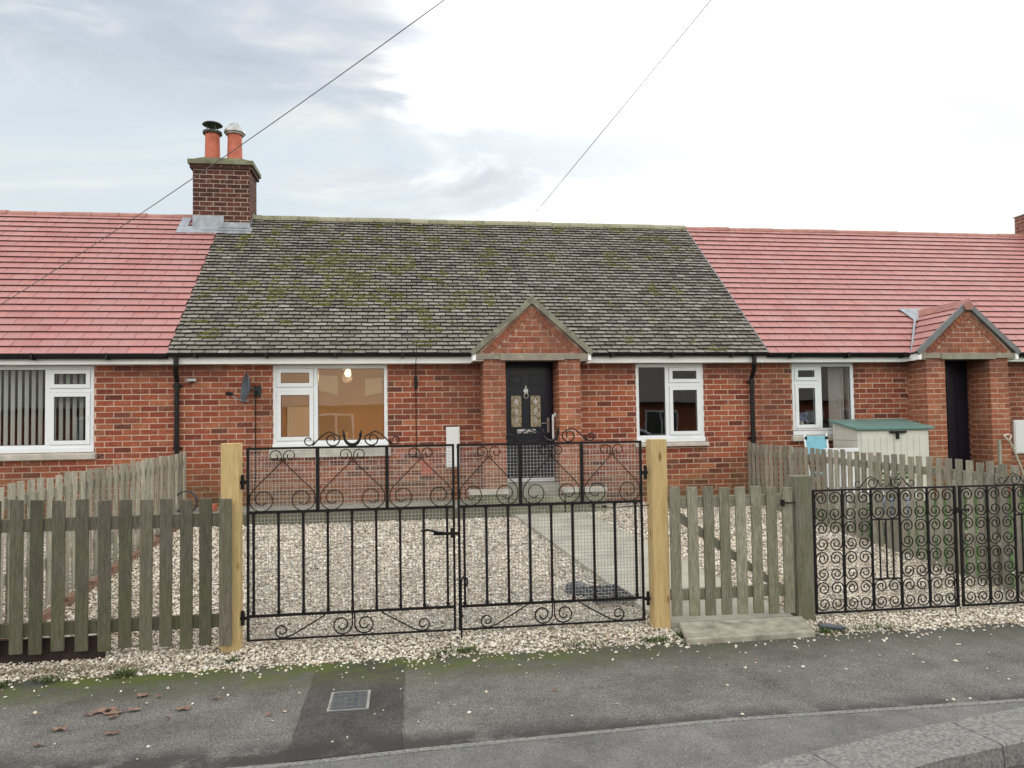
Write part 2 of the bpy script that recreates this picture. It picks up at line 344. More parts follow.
# roof plane ------------------------------------------------------------------
RY0,RZ0,RY1,RZ1=10.72,2.60,14.0,5.36
RL=math.hypot(RY1-RY0,RZ1-RZ0); RS=Vector((0,(RY1-RY0)/RL,(RZ1-RZ0)/RL)); RN=Vector((0,-RS.z,RS.y))
def tiles(mb,org,u,s,n,uf,L,gauge,w,thick,lap,jit=1.,mi=0,gap=.003):
    """uf(dist)->(u0,u1). one box per tile, tail raised over the course below"""
    org,u,s,n=map(Vector,(org,u,s,n)); j=0; d=0.
    while d<L-.02:
        u0,u1=uf(d); off=(w/2 if j%2 else 0)
        ln=min(gauge+lap,L-d+.02)
        k=math.floor((u0-off)/w)
        row=U(-.002,.002)*jit
        while off+k*w<u1:
            a=max(off+k*w,u0); b=min(off+k*w+w-gap,u1); k+=1
            if b-a<.02: continue
            sj=U(-.004,.004)*jit; nj=U(0,.004)*jit+row; tw=U(-.003,.003)*jit
            o=org+s*(d+sj)+u*a; W=u*(b-a); E=s*ln
            t0=n*(thick*.95+nj); t1=n*(thick*.95+nj+tw)
            vs=[o+t0,o+W+t1,o+W+E,o+E,o+t0+n*thick,o+W+t1+n*thick,o+W+E+n*thick*.6,o+E+n*thick*.6]
            mb.add(vs,[(4,5,6,7)],mi)
            mb.f+=[tuple(len(mb.v)-8+q for q in f) for f in ((0,1,5,4),(1,2,6,5),(3,0,4,7),(0,3,2,1))]; mb.m+=[2,2,2,2]  # tail, side and under faces take the painted-shade edge material
        j+=1; d=j*gauge
def ridge_tiles(mb,x0,x1,y,z,r,ln,mi=0):
    x=x0
    while x<x1-.02:
        e=min(x+ln-.006,x1); a=U(-.006,.006); n=8
        vs=[]
        for xx,dr in ((x,.0),(e,.004)):
            for i in range(n+1):
                q=PI*i/n*1.0
                vs.append((xx,y-math.cos(q)*(r+dr)*1.15,z+a+math.sin(q)*(r+dr)))
            for i in range(n,-1,-1):
                q=PI*i/n; vs.append((xx,y-math.cos(q)*(r-.015)*1.15,z+a+math.sin(q)*(r-.015)))
        k=2*n+2
        fs=[(i,(i+1)%k,k+(i+1)%k,k+i) for i in range(k)]+[tuple(range(k))[::-1],tuple(range(k,2*k))]
        mb.add(vs,fs,mi); x+=ln

def gz(x,y):   # garden ground height
    return .02 if y<5.35 else .02+min(1,(y-5.35)/.3)*.03+max(0,y-5.65)*.070

# ------------------------------------------------------------------ windows
def window(house,x0,x1,z0,z1,mx,cas,tz,sill,label=None,glass='glass',sillx=.04,blind=False):
    """outer frame; one fixed light, one casement with a top-hung light over it"""
    Y=YF+.015; fw=.052; mb=MB()
    mb.box(x0,x0+fw,Y,Y+.07,z0,z1); mb.box(x1-fw,x1,Y,Y+.07,z0,z1)
    mb.box(x0+fw,x1-fw,Y,Y+.07,z0,z0+fw); mb.box(x0+fw,x1-fw,Y,Y+.07,z1-fw,z1)
    mb.box(mx-.03,mx+.03,Y+.001,Y+.069,z0+fw,z1-fw)
    ca,cb=(x0+fw,mx-.03) if cas=='L' else (mx+.03,x1-fw)
    fa,fb=(mx+.03,x1-fw) if cas=='L' else (x0+fw,mx-.03)
    mb.box(ca,cb,Y+.002,Y+.068,tz-.028,tz+.028)
    mb.box(x0-.004,x1+.004,Y-.03,Y-.001,z0-.05,z0+.012)        # drip rail
    w=mb.build('window','upvc',house,bevel=.004)
    if label: w['label']=label
    for (a,b,c,d,nm) in ((ca,cb,z0+fw,tz-.028,'sash'),(ca,cb,tz+.028,z1-fw,'sash')):
        s=MB(); t=.055; a+=.002; b-=.002; c+=.002; d-=.002
        s.box(a,a+t,Y-.014,Y+.05,c,d); s.box(b-t,b,Y-.014,Y+.05,c,d); s.box(a+t,b-t,Y-.014,Y+.05,c,c+t); s.box(a+t,b-t,Y-.014,Y+.05,d-t,d)
        WL[w.name]=WL[house.name]; s.build('sash','upvc',w,bevel=.004)
        g=MB(); g.box(a+t-.004,b-t+.004,Y+.016,Y+.02,c+t-.004,d-t+.004); g.build('pane',glass,w)
        q=MB(); 
        for (p1,p2,q1,q2) in ((a+t,a+t+.006,c+t,d-t),(b-t-.006,b-t,c+t,d-t),(a+t+.006,b-t-.006,c+t,c+t+.006),(a+t+.006,b-t-.006,d-t-.006,d-t)): q.box(p1,p2,Y+.004,Y+.015,q1,q2)
        q.build('gasket','blackplastic',w)
    g=MB(); g.box(fa-.004,fb+.004,Y+.036,Y+.04,z0+fw-.004,z1-fw+.004); g.build('pane',glass,w)
    q=MB(); c,d=z0+fw,z1-fw
    for (p1,p2,q1,q2) in ((fa,fa+.006,c,d),(fb-.006,fb,c,d),(fa+.006,fb-.006,c,c+.006),(fa+.006,fb-.006,d-.006,d)): q.box(p1,p2,Y+.024,Y+.035,q1,q2)
    q.build('gasket','blackplastic',w)
    s=MB(); a,b=x0-sillx,x1+sillx
    s.prism([(YF-.075,sill),(YF+.03,sill),(YF+.03,z0-.052),(YF-.06,z0-.062),(YF-.075,z0-.075)],'x',a,b)
    s.build('sill','sill',w,bevel=.006)
    hx=(ca if cas=='L' else cb-.05)
    hd=MB(); zz=(z0+tz)/2; hd.box(hx+.01,hx+.03,Y-.02,Y-.0145,zz-.06,zz+.06)
    hd.build('handle','whiteplastic',w)
    return w

def gutter(house,x0,x1,cut=(),deep=.0):
    """white fascia and soffit, black half round gutter with brackets"""
    segs=[(x0,x1)]
    for (a,b) in cut:
        segs=[s for (p,q) in segs for s in ([(p,a),(b,q)] if p<a and b<q else [(p,q)])]
    f=MB(); g=MB()
    for (p,q) in segs:
        f.box(p,q,10.80,10.822,2.492,2.60); f.box(p,q,10.823,10.998,2.497,2.507)
        n=9; R=.056; yc,zc=10.742,2.632-deep*.3
        out=[(yc-math.cos(PI*i/n)*R,zc-math.sin(PI*i/n)*(R+deep)) for i in range(n+1)]
        inn=[(yc-math.cos(PI*i/n)*(R-.006),zc-math.sin(PI*i/n)*(R+deep-.006)) for i in range(n,-1,-1)]
        g.prism(out+inn,'x',p,q)
        x=p+.35
        while x<q-.1:
            br=MB(); br.box(x,x+.03,10.676,10.799,zc-R-deep-.012,zc-R-deep+.012); br.box(x,x+.03,10.674,10.6795,zc-R-deep+.0125,zc+.004); br.build('gutter_bracket','blackplastic',house); x+=.92
    f.build('fascia','fascia',house); g.build('gutter','blackplastic',house)

def porch(house,cx,red):
    """brick gabled porch; cx centre"""
    Yp=10.55; mats=['mortar','porch_brick','lintel']
    pw=.305; hw=.69                       # pillar width, outer half width
    for sgn in (-1,1):
        mb=MB()
        a,b=sorted((cx+sgn*hw,cx+sgn*(hw-pw)))
        mb.box(a,b,Yp,YF-.001,.40,2.52,0)
        bricks(mb,(0,Yp,0),(1,0,0),(0,-1,0),a,b,.40,2.52,mi=1,ustart=a)
        bricks(mb,(a,0,0),(0,1,0),(-1,0,0),Yp,YF,.40,2.52,mi=1,ustart=Yp+.1)
        bricks(mb,(b,0,0),(0,1,0),(1,0,0),Yp,YF,.40,2.52,mi=1,ustart=Yp+.1)
        mb.build('porch_pillar',mats,house)
    # gable
    zb,za,gh=2.605,3.36,.86               # base of triangle, apex, half width of roof verge
    g=MB(); zt=za-.02
    hwg=.785
    g.prism([(cx-hwg,zb),(cx+hwg,zb),(cx,zt)],'y',Yp+.0,Yp+.11,0)
    sl=(zt-zb)/hwg; off=.135*math.hypot(1,sl)
    cl=lambda z:(cx-(zt-off-z)/sl,cx+(zt-off-z)/sl)
    bricks(g,(0,Yp,0),(1,0,0),(0,-1,0),0,0,zb+.005,zt-off-.02,mi=1,ustart=cx-.1,zbase=zb+.005,clip=cl)
    # raking course of bricks on edge
    for sgn in (-1,1):
        d=Vector((sgn*-hwg,0,zt-zb)).normalized(); nn=Vector((sgn*(zt-zb),0,hwg)).normalized()
        st=Vector((cx+sgn*hwg,Yp,zb)); Lr=math.hypot(hwg,zt-zb); t=.09
        while t<Lr-.10:
            o=st+d*t-nn*.130; pr=.012+U(-.002,.002)
            vs=[o,o+d*.066,o+d*.066+nn*.092,o+nn*.092]; fr=[q+Vector((0,-pr,0)) for q in vs]
            g.add([q+Vector((0,.003,0)) for q in vs]+fr,[(4,5,6,7),(0,1,5,4),(1,2,6,5),(2,3,7,6),(3,0,4,7)],1)
            t+=.0765
    g.build('porch_gable',mats,house)
    l=MB(); l.box(cx-.80,cx+.80,Yp-.03,Yp+.12,2.522,2.603); l.box(cx-.40-.06,cx+.40+.06,Yp-.045,Yp-.0305,2.505,2.598)
    l.box(cx-hw+pw-.03,cx+hw-pw+.03,Yp+.121,YF+.3,2.53,2.58)
    l.build('lintel','lintel',house,bevel=.004)
    # verge and roof slopes
    e=Vector((cx,Yp-.06,za+.035)); 
    rt=MB(); vg=MB()
    for sgn in (-1,1):
        dx,dz=gh,za+.0-(2.60); Ls=math.hypot(dx,dz)
        s=Vector((-sgn*dx/Ls,0,dz/Ls)); n=Vector((sgn*dz/Ls,0,dx/Ls))
        o=Vector((cx+sgn*gh,Yp-.05,2.60))
        u=Vector((0,1,0))
        yend=lambda d:(0,max(.05,RY0+((2.60+d*dz/Ls)-RZ0)/(RS.z/RS.y)+.06-(Yp-.05)))
        if sgn==1: tiles(rt,o,u,s,n,yend,Ls,.18 if red else .10,.33 if red else .165,.014 if red else .011,.05,1 if not red else .2)
        else: tiles(rt,o,u,s,n,yend,Ls,.18 if red else .10,.33 if red else .165,.014 if red else .011,.05,1 if not red else .2)
        # underlay slab
        yb=RY0+(za-RZ0)/(RS.z/RS.y)
        P=[o,o+s*Ls,Vector((cx,yb,za)),Vector((cx+sgn*gh,RY0+.05,2.60))]
        vg2=[q-n*.02 for q in P]
        rt.add(P+vg2,[(0,1,2,3),(4,7,6,5),(0,4,5,1)],1)
        th=.05
        o2=o+Vector((0,-.012,0))-n*.035; vs=[o2,o2+s*(Ls+.02),o2+s*(Ls+.02)+n*.075,o2+n*.075]
        fr=[q+Vector((0,.05,0)) for q in vs]
        vg.add(vs+fr,[(0,1,2,3),(4,7,6,5),(0,4,5,1),(1,5,6,2),(2,6,7,3),(3,7,4,0)],0)
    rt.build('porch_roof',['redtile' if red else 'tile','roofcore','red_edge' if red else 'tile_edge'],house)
    vg.build('porch_verge','greystrip' if red else 'verge',house)
    rd=MB()
    yb=RY0+(za-RZ0)/(RS.z/RS.y)
    y=Yp-.06
    while y<yb+.12:
        e=min(y+.30,yb+.15); k=[(cx-.11,za-.055),(cx,za+.07),(cx+.11,za-.055),(cx+.095,za-.065),(cx,za+.05),(cx-.095,za-.065)]
        rd.prism(k,'y',y,e-.005); y+=.30
    if red: rd.prism([(cx-.085,za-.045),(cx-.05,za-.10),(cx+.05,za-.10),(cx+.085,za-.045),(cx,za+.075)],'y',Yp-.085,Yp-.061)
    else: vg_=MB(); vg_.prism([(cx-.045,za-.02),(cx,za-.062),(cx+.045,za-.02),(cx,za+.035)],'y',Yp-.070,Yp-.0605); vg_.build('verge_cap','verge',house)
    rd.build('porch_ridge','redridge' if red else 'ridge_old',house)
    for sgn in (-1,1):
        f=MB()
        a,b=sorted((cx+sgn*.80,cx+sgn*.845)); f.box(a,b,Yp-.045,Yp+.05,2.505,2.60)
        a,b=sorted((cx+sgn*.825,cx+sgn*.845)); f.box(a,b,Yp+.051,10.80,2.50,2.60)
        a,b=sorted((cx+sgn*.69,cx+sgn*.80)); f.box(a,b,Yp+.0,10.80,2.508,2.52)
        f.build('porch_fascia','fascia',house)

def room(house,x0,x1,y1,z0,z1,mat):
    mb=MB(); y0=YF+.29; t=.05
    mb.box(x0,x1,y1,y1+t,z0,z1); mb.box(x0-t,x0,y0,y1,z0,z1); mb.box(x1,x1+t,y0,y1,z0,z1)
    mb.box(x0,x1,y0,y1,z0-t,z0); mb.box(x0,x1,y0,y1,z1,z1+t)
    mb.build('interior_wall',mat,house)

def shell(house,x0,x1,ops,name_wall='wall'):
    mb=MB()
    wallcells(mb,x0,x1,YF,YF+.28,0.25,2.60,ops,0)
    bricks(mb,(0,YF,0),(1,0,0),(0,-1,0),x0,x1,0.30,2.50,ops,1,ustart=-20,zbase=.27)
    for (a,b,c,d) in ops:  # brick reveals
        bricks(mb,(a,0,0),(0,1,0),(1,0,0),YF,YF+.12,c,d,mi=1,zbase=.27,ustart=.05); bricks(mb,(b,0,0),(0,1,0),(-1,0,0),YF,YF+.12,c,d,mi=1,zbase=.27,ustart=.05)
    mb.box(x0,x1,17.0-.28,17.0,.25,2.6,0)
    bricks(mb,(0,17.0,0),(1,0,0),(0,1,0),x0,x1,.3,2.5,(),1,zbase=.27)
    mb.build(name_wall,['mortar','brick'],house)
def party(house,x,end):   # gable end
    mb=MB(); poly=[(YF,.25),(17.0,.25),(17.0,2.55),(14.0,5.28),(YF,2.75)]
    mb.prism(poly,'x',x,x+.2 if end<0 else x-.2) ; mb.build('gable_wall','mortar',house)
def mainroof(house,x0,x1,red,name='roof'):
    mb=MB()
    poly=[(RY0+.04,RZ0-.0),(RY1,RZ1-.03),(2*RY1-RY0-.04,RZ0),(2*RY1-RY0-.3,RZ0-.02),(RY1,RZ1-.16),(RY0+.3,RZ0-.02)]
    mb.prism(poly,'x',x0,x1,1)
    if red: tiles(mb,(0,RY0,RZ0),(1,0,0),RS,RN,lambda d:(x0,x1),RL,.178,.33,.019,.05,.25,gap=.005)
    else: tiles(mb,(0,RY0,RZ0),(1,0,0),RS,RN,lambda d:(x0,x1),RL,.100,.165,.022,.03,1.4,gap=.012)
    S2=Vector((0,-RS.y,RS.z)); N2=Vector((0,RS.z,RS.y))
    tiles(mb,(0,2*RY1-RY0,RZ0),(1,0,0),S2,N2,lambda d:(x0,x1),RL,.356 if red else .3,.66 if red else .66,.015,.05,.3)
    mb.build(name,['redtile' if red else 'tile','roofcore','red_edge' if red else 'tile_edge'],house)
    r=MB(); ridge_tiles(r,x0,x1,RY1,RZ1-.045,.105 if not red else .085,.45 if red else .33); r.build('ridge','redridge' if red else 'ridge_old',house)

# ------------------------------------------------------------------ MAIN HOUSE
XA,XB=-3.12,5.44
MH=thing('brick_bungalow','middle red brick bungalow with mossy grey tiled roof and black front door','house',(1.2,14,.3))
PC=1.815
ops=[(-1.80,-.21,1.37,2.492),(3.46,4.53,1.36,2.492),(1.385,2.205,.4,2.56)]
shell(MH,XA,XB,ops); mainroof(MH,XA,XB,False)
porch(MH,PC,False)
gutter(MH,XA+.0,XB,[(PC-.845,PC+.845)])
window(MH,-1.80,-.21,1.37,2.49,-1.215,'L',2.15,1.19,'wide front window with small opening lights at left and lit room behind','glass2')
window(MH,3.46,4.53,1.36,2.49,3.955,'R',2.175,1.245,'narrow front window with its opening lights at right')
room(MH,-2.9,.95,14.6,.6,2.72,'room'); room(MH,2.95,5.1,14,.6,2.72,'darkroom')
mb=MB(); mb.box(-2.12,-1.72,14.55,14.595,.6,2.0); mb.box(-2.06,-1.98,14.54,14.549,1.2,1.85); mb.box(-1.92,-1.84,14.54,14.549,1.2,1.85); mb.build('interior_door','upvc',MH)
# recess side walls + porch floor + back
mb=MB(); 
mb.box(1.18,1.384,YF+.281,11.60,.4,2.6,0); mb.box(2.206,2.5,YF+.281,11.60,.4,2.6,0); mb.box(1.385,2.205,11.50,11.60,.4,2.6,0)
bricks(mb,(1.384,0,0),(0,1,0),(1,0,0),YF,11.45,.5,2.56,mi=1,zbase=.27,ustart=.1); bricks(mb,(2.206,0,0),(0,1,0),(-1,0,0),YF,11.45,.5,2.56,mi=1,zbase=.27,ustart=.1)
mb.build('porch_recess',['mortar','brick'],MH)
DX=1.795
mb=MB(); mb.box(DX-.408,DX+.408,10.99,11.05,.77,.82)
mb.build('threshold','whiteplastic',MH)
mb=MB(); mb.box(DX-.409,DX-.395,11.02,11.09,.82,2.55); mb.box(DX+.395,DX+.409,11.02,11.09,.82,2.55); mb.box(DX-.395,DX+.395,11.02,11.09,2.50,2.56)
fr=mb.build('door_frame','door',MH)
d=MB(); d.box(DX-.393,DX+.393,11.042,11.085,.822,2.498)
def moulding(mb,x0,x1,z0,z1,y,t=.02,h=.012):
    mb.box(x0,x0+t,y-h,y,z0,z1); mb.box(x1-t,x1,y-h,y,z0,z1); mb.box(x0+t,x1-t,y-h,y,z0,z0+t); mb.box(x0+t,x1-t,y-h,y,z1-t,z1)
for sx in (-1,1):
    c=DX+sx*.143
    moulding(d,c-.095,c+.095,2.17,2.34,11.041); d.box(c-.055,c+.055,11.032,11.041,2.21,2.30)
    moulding(d,c-.095,c+.095,1.55,2.05,11.041)
    moulding(d,c-.095,c+.095,.95,1.38,11.041); d.box(c-.055,c+.055,11.032,11.041,.99,1.34)
dr=d.build('door','door',MH,bevel=.003)
WL[dr.name]=WL[MH.name]
for sx in (-1,1):
    c=DX+sx*.143
    g=MB(); g.box(c-.075,c+.075,11.036,11.0415,1.57,2.03)
    g.build('glass_panel','goldglass',dr)
    g=MB()
    for zz in (1.66,1.80,1.94):
        g.prism([(c-.032,zz),(c,zz-.052),(c+.032,zz),(c,zz+.052)],'y',11.030,11.0355)
        g.prism([(c-.05,zz+.07),(c-.045,zz+.065),(c+.05,zz-.065),(c+.045,zz-.07)][::-1],'y',11.031,11.0355)
    g.build('leaded_motif','chrome',dr)
g=MB(); g.box(DX-.14,DX+.14,11.025,11.040,1.475,1.535); g.box(DX-.12,DX+.12,11.018,11.024,1.49,1.52); g.build('letterbox','chrome',dr,bevel=.003)
g=MB(); g.prism([(DX+math.cos(a)*.035,2.095+math.sin(a)*.045) for a in [2*PI*i/14 for i in range(14)]],'y',11.02,11.35); g.tube([(DX+.03*math.sin(a),11.01,2.075-.045*(1-math.cos(a))/1) for a in [2*PI*i/12 for i in range(13)]],.006)
g.box(DX-.008,DX+.008,11.02,11.35,2.13,2.17); g.build('door_knocker','chrome',dr)
g=MB(); g.box(DX+.31,DX+.345,11.025,11.040,1.48,1.70); g.tube([(DX+.327,11.02,1.62),(DX+.327,10.99,1.62),(DX+.22,10.985,1.62)],.009); g.lathe(DX+.327,11.02,[(.001,1.51),(.012,1.51),(.012,1.54),(.001,1.54)],8); g.build('handle','chrome',dr)
mb=MB(); mb.box(1.386,2.204,10.62,10.99,.42,.765); mb.build('porch_floor','concrete',MH)
mb=MB(); mb.box(1.43,2.19,10.30,10.618,.38,.60); mb.build('door_step','mossy_concrete',MH,bevel=.008)
for (a,b) in ((.89,1.425),(2.20,2.80)):
    mb=MB(); mb.box(a+.02,b-.02,10.33,10.548,.38,.655,1); mb.box(a,b,10.30,10.5485,.66,.715,0); mb.build('porch_ledge',['sill','mossy_concrete'],MH)
# door recess ceiling handled by lintel; window heads: cream strip
mb=MB(); mb.box(-1.80,-.21,YF+.001,YF+.0145,2.4905,2.4965); 
# ---- air brick, downpipes, moss, flashings
mb=MB(); 
for i in range(6):
    mb.box(.252,.408,YF-.012,YF+.0,.903+i*.033,.903+i*.033+.024)
mb.box(.25,.41,YF-.006,YF,.90,1.10); mb.build('air_brick','terracotta',MH)
for (px,sgn,par_lbl) in ((-3.055,-1,'left'),(5.27,1,'right')):
    mb=MB(); mb.tube([(px-sgn*.04,10.745,2.60),(px-sgn*.04,10.745,2.47),(px-sgn*.02,10.80,2.38),(px,10.93,2.27),(px,10.93,2.15),(px,10.93,1.0),(px,10.93,.46)],.034,12)
    for z in (2.2,1.35): mb.lathe(px,10.93,[(.036,z-.03),(.041,z-.03),(.041,z+.03),(.036,z+.03)],12); mb.box(px-.06,px+.06,10.955,10.998,z-.012,z+.012)
    mb.build('downpipe','blackplastic',MH,smooth=False)
ms=MB()
oct_v=[(1,0,0),(.3,.95,0),(-.8,.6,0),(-.8,-.6,0),(.3,-.95,0),(0,0,1)]
for _ in range(42000):
    x=U(XA+.1,XB-.1); dd=U(.1,RL-.1)
    nv=noise.noise(Vector((x*1.3,dd*1.9,3.3)))*.55+noise.noise(Vector((x*4,dd*5.5,1.)))*.75
    cen=math.exp(-((x+.4)/2.2)**2)*.40*math.exp(-((dd-2.0)/1.5)**2)+.05+(.16 if dd>RL-.35 else 0)+math.exp(-((x-3.8)/.7)**2-((dd-2.6)/1.)**2)*.1
    if nv<.50-cen or U(0,1)>.85: continue
    j=round(dd/.1); s0=j*.1-.004+U(-.01,.02)
    k=Vector((x,RY0,RZ0))+RS*s0+RN*.036
    a=U(.014,.045); b2=U(.010,.026); hh=U(.008,.022); q=U(0,PI)
    vs=[k+Vector((1,0,0))*(vx*a)+RS*(vy*b2)+RN*(vz*hh) for vx,vy,vz in [(vx*math.cos(q*0)+U(-.2,.2),vy+U(-.2,.2),vz) for vx,vy,vz in oct_v]]
    ms.add(vs,[(0,1,5),(1,2,5),(2,3,5),(3,4,5),(4,0,5)])
tag(ms.build('moss','moss',MH,smooth=True),kind='stuff')
mb=MB(); 
mb.fbox(Vector((XB-.01,RY0,RZ0))+RN*.03,(.02,0,0),RS*RL,RN*.012); mb.build('bonding_strip','greystrip',MH)
# ---- chimney (main house)
cx0,cx1,cy0,cy1,ct=-3.565,-2.62,13.68,14.3,6.13
mb=MB(); mb.box(cx0,cx1,cy0,cy1,4.9,ct,0)
for (o,u,n,a,b) in (((0,cy0,0),(1,0,0),(0,-1,0),cx0,cx1),((cx1,0,0),(0,1,0),(1,0,0),cy0,cy1),((cx0,0,0),(0,1,0),(-1,0,0),cy0,cy1),((0,cy1,0),(1,0,0),(0,1,0),cx0,cx1)):
    bricks(mb,o,u,n,a,b,5.0,ct,mi=1,ustart=a)
mb.box(cx0-.045,cx1+.045,cy0-.045,cy1+.045,ct+.001,ct+.075,1)
mb.box(cx0-.075,cx1+.075,cy0-.075,cy1+.075,ct+.076,ct+.15,2)
mb.prism([(cx0-.07,ct+.151),(cx1+.07,ct+.151),(cx1-.15,ct+.20),(cx0+.15,ct+.20)],'y',cy0-.02,cy1+.02,2)
mb2=mb.build('chimney',['chim_mortar','chim_brick','mossy_concrete'],MH)
WL[mb2.name]=WL[MH.name]
for i,(px,lab) in enumerate(((-3.317,'terracotta pot under a flat dark raised cowl'),(-2.935,'terracotta pot under a domed metal cowl'))):
    p=MB(); z=ct+.20
    p.lathe(px,14.0,[(.155,z),(.150,z+.03),(.130,z+.12),(.122,z+.45),(.128,z+.56),(.10,z+.57)],20)
    o=p.build('chimney_pot','terracotta',mb2,smooth=True); o['label']=lab
    q=MB(); z+=.06
    if i==0:
        q.lathe(px,14.0,[(.155,z+.47),(.165,z+.475),(.165,z+.515),(.12,z+.53)],20)
        for a in range(4): q.tube([(px+.1*math.cos(a*PI/2+.7),14+.1*math.sin(a*PI/2+.7),z+.52),(px+.1*math.cos(a*PI/2+.7),14+.1*math.sin(a*PI/2+.7),z+.64)],.008)
        q.lathe(px,14.0,[(.165,z+.635),(.175,z+.64),(.15,z+.665),(.05,z+.69),(.005,z+.695)],20); q.build('cowl','dark_metal',mb2)
    else:
        q.lathe(px,14.0,[(.17,z+.50),(.185,z+.505),(.175,z+.55),(.135,z+.60),(.10,z+.63),(.09,z+.66),(.04,z+.69),(.005,z+.70)],20); q.lathe(px,14.0,[(.155,z+.47),(.16,z+.475),(.155,z+.4995),(.14,z+.4995)],20)
        q.build('cowl','alu',mb2)
fl=MB()
def onroof(x,y,h=0.): return Vector((x,y,RZ0+(y-RY0)*RS.z/RS.y))+RN*h
def rslab(mb,x0,x1,y0,y1,h0,h1):
    a,b,c,d=[onroof(x,y,h0) for x,y in ((x0,y0),(x1,y0),(x1,y1),(x0,y1))]; e,f,g,h=[onroof(x,y,h1) for x,y in ((x0,y0),(x1,y0),(x1,y1),(x0,y1))]
    mb.add([a,b,c,d,e,f,g,h],[(0,3,2,1),(4,5,6,7),(0,1,5,4),(1,2,6,5),(2,3,7,6),(3,0,4,7)])
rslab(fl,-3.79,-2.56,13.48,13.675,.034,.040); rslab(fl,-3.79,-3.64,13.4801,13.98,.036,.042)
fl.box(cx0-.004,-3.05,cy0-.016,cy0-.010,5.08,5.31); fl.box(-3.049,cx1+.006,cy0-.015,cy0-.009,5.08,5.20)
fl.fbox((cx1+.006,cy0,5.06),(.008,0,0),(0,.34,.285),(0,0,.12))
fl.build('lead_flashing','lead',mb2)

# ------------------------------------------------------------------ LEFT + RIGHT HOUSES
LH=thing('brick_bungalow','left neighbouring brick bungalow with clean pink-red roof and vertical blinds in its window','house',(-7,14,.3))
shell(LH,-11.6,XA-.001,[(-6.35,-4.14,1.37,2.492)]); mainroof(LH,-11.6,XA-.001,True); gutter(LH,-11.6,XA-.001,deep=.018); party(LH,-11.6,-1)
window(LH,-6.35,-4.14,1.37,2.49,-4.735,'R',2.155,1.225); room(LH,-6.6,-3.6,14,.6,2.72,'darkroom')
RH=thing('brick_bungalow','right neighbouring brick bungalow with pink-red roof and red tiled gabled porch','house',(9,14,.3))
RPC=8.605
shell(RH,XB+.001,14.5,[(5.96,7.0,1.43,2.492),(RPC-.39,RPC+.39,.4,2.56)]); mainroof(RH,XB+.001,14.5,True); porch(RH,RPC,True); gutter(RH,XB+.001,14.5,[(RPC-.845,RPC+.845)],deep=.014); party(RH,14.5,1)
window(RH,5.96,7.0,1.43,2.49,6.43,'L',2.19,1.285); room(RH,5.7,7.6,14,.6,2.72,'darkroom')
mb=MB(); mb.box(RPC-.59,RPC-.391,YF+.281,11.60,.4,2.6,0); mb.box(RPC+.391,RPC+.59,YF+.281,11.60,.4,2.6,0); mb.box(RPC-.39,RPC+.39,11.50,11.60,.4,2.6,0)
bricks(mb,(RPC+.391,0,0),(0,1,0),(-1,0,0),YF,11.45,.5,2.56,mi=1,zbase=.27,ustart=.1); bricks(mb,(RPC-.391,0,0),(0,1,0),(1,0,0),YF,11.45,.5,2.56,mi=1,zbase=.27,ustart=.1)
mb.build('porch_recess',['mortar','brick'],RH)
d=MB(); q=RPC; d.box(q-.385,q+.385,11.04,11.08,.7,2.53)
for k in range(4): d.box(q-.33+k*.17,q-.33+k*.17+.12,11.028,11.0395,.8,2.3)
dr=d.build('door','door',RH,bevel=.003); WL[dr.name]=WL[RH.name]
g=MB(); g.tube([(q-.3,11.03,1.5),(q-.3,10.99,1.5),(q-.18,10.99,1.5)],.01); g.build('handle','chrome',dr)
mb=MB(); mb.box(RPC-.384,RPC+.384,10.56,11.03,.38,.66); mb.build('porch_floor','concrete',RH)
# lead apron + valley of right porch
v=MB(); xv=RPC-.86
a=onroof(xv+.42,11.55,.045)
v.add([onroof(8.27,11.70,.050),onroof(8.72,11.70,.050),onroof(8.60,11.52,.050),onroof(8.36,11.40,.050)],[(3,2,1,0),(0,1,2,3)][:1])
for (y0,y1) in ((10.74,11.42),):
    v.fbox(onroof(7.77,y0,.045),(.04,0,0),onroof(8.34,y1,.045)-onroof(7.77,y0,.045),RN*.012)
v.build('valley_flashing','lead',RH)
mb=MB(); mb.box(12.90,13.8,13.7,14.3,4.9,5.83,0)
for (o,u,n,a,b) in (((0,13.7,0),(1,0,0),(0,-1,0),12.90,13.8),((12.90,0,0),(0,1,0),(-1,0,0),13.7,14.3)): bricks(mb,o,u,n,a,b,5.0,5.83,mi=1,ustart=a)
mb.box(12.88,13.82,13.68,14.32,5.831,5.85,2)
mb.build('chimney',['chim_mortar','porch_brick','concrete'],RH)
for (nm,par,a,b,c,d_) in (('m',None,.616,.811,1.005,1.585),('m',None,9.72,10.25,1.02,1.56)):
    t=thing('meter_box','tall narrow white meter box on the wall left of the black door' if a<5 else 'white meter cupboard on the brick wall at the right edge','meter box',((a+b)/2,YF-.01,c))
    mb=MB(); mb.box(a,b,YF-.045,YF-.0065,c,d_); mb.build('cabinet','whiteplastic',t,bevel=.005)
    mb=MB(); mb.box(a+.018,b-.018,YF-.054,YF-.0455,c+.018,d_-.018); o=mb.build('door','whiteplastic',t,bevel=.003)
    mb=MB(); mb.box(b-.05,b-.035,YF-.058,YF-.0545,(c+d_)/2-.02,(c+d_)/2+.02); mb.build('lock','blackplastic',t)
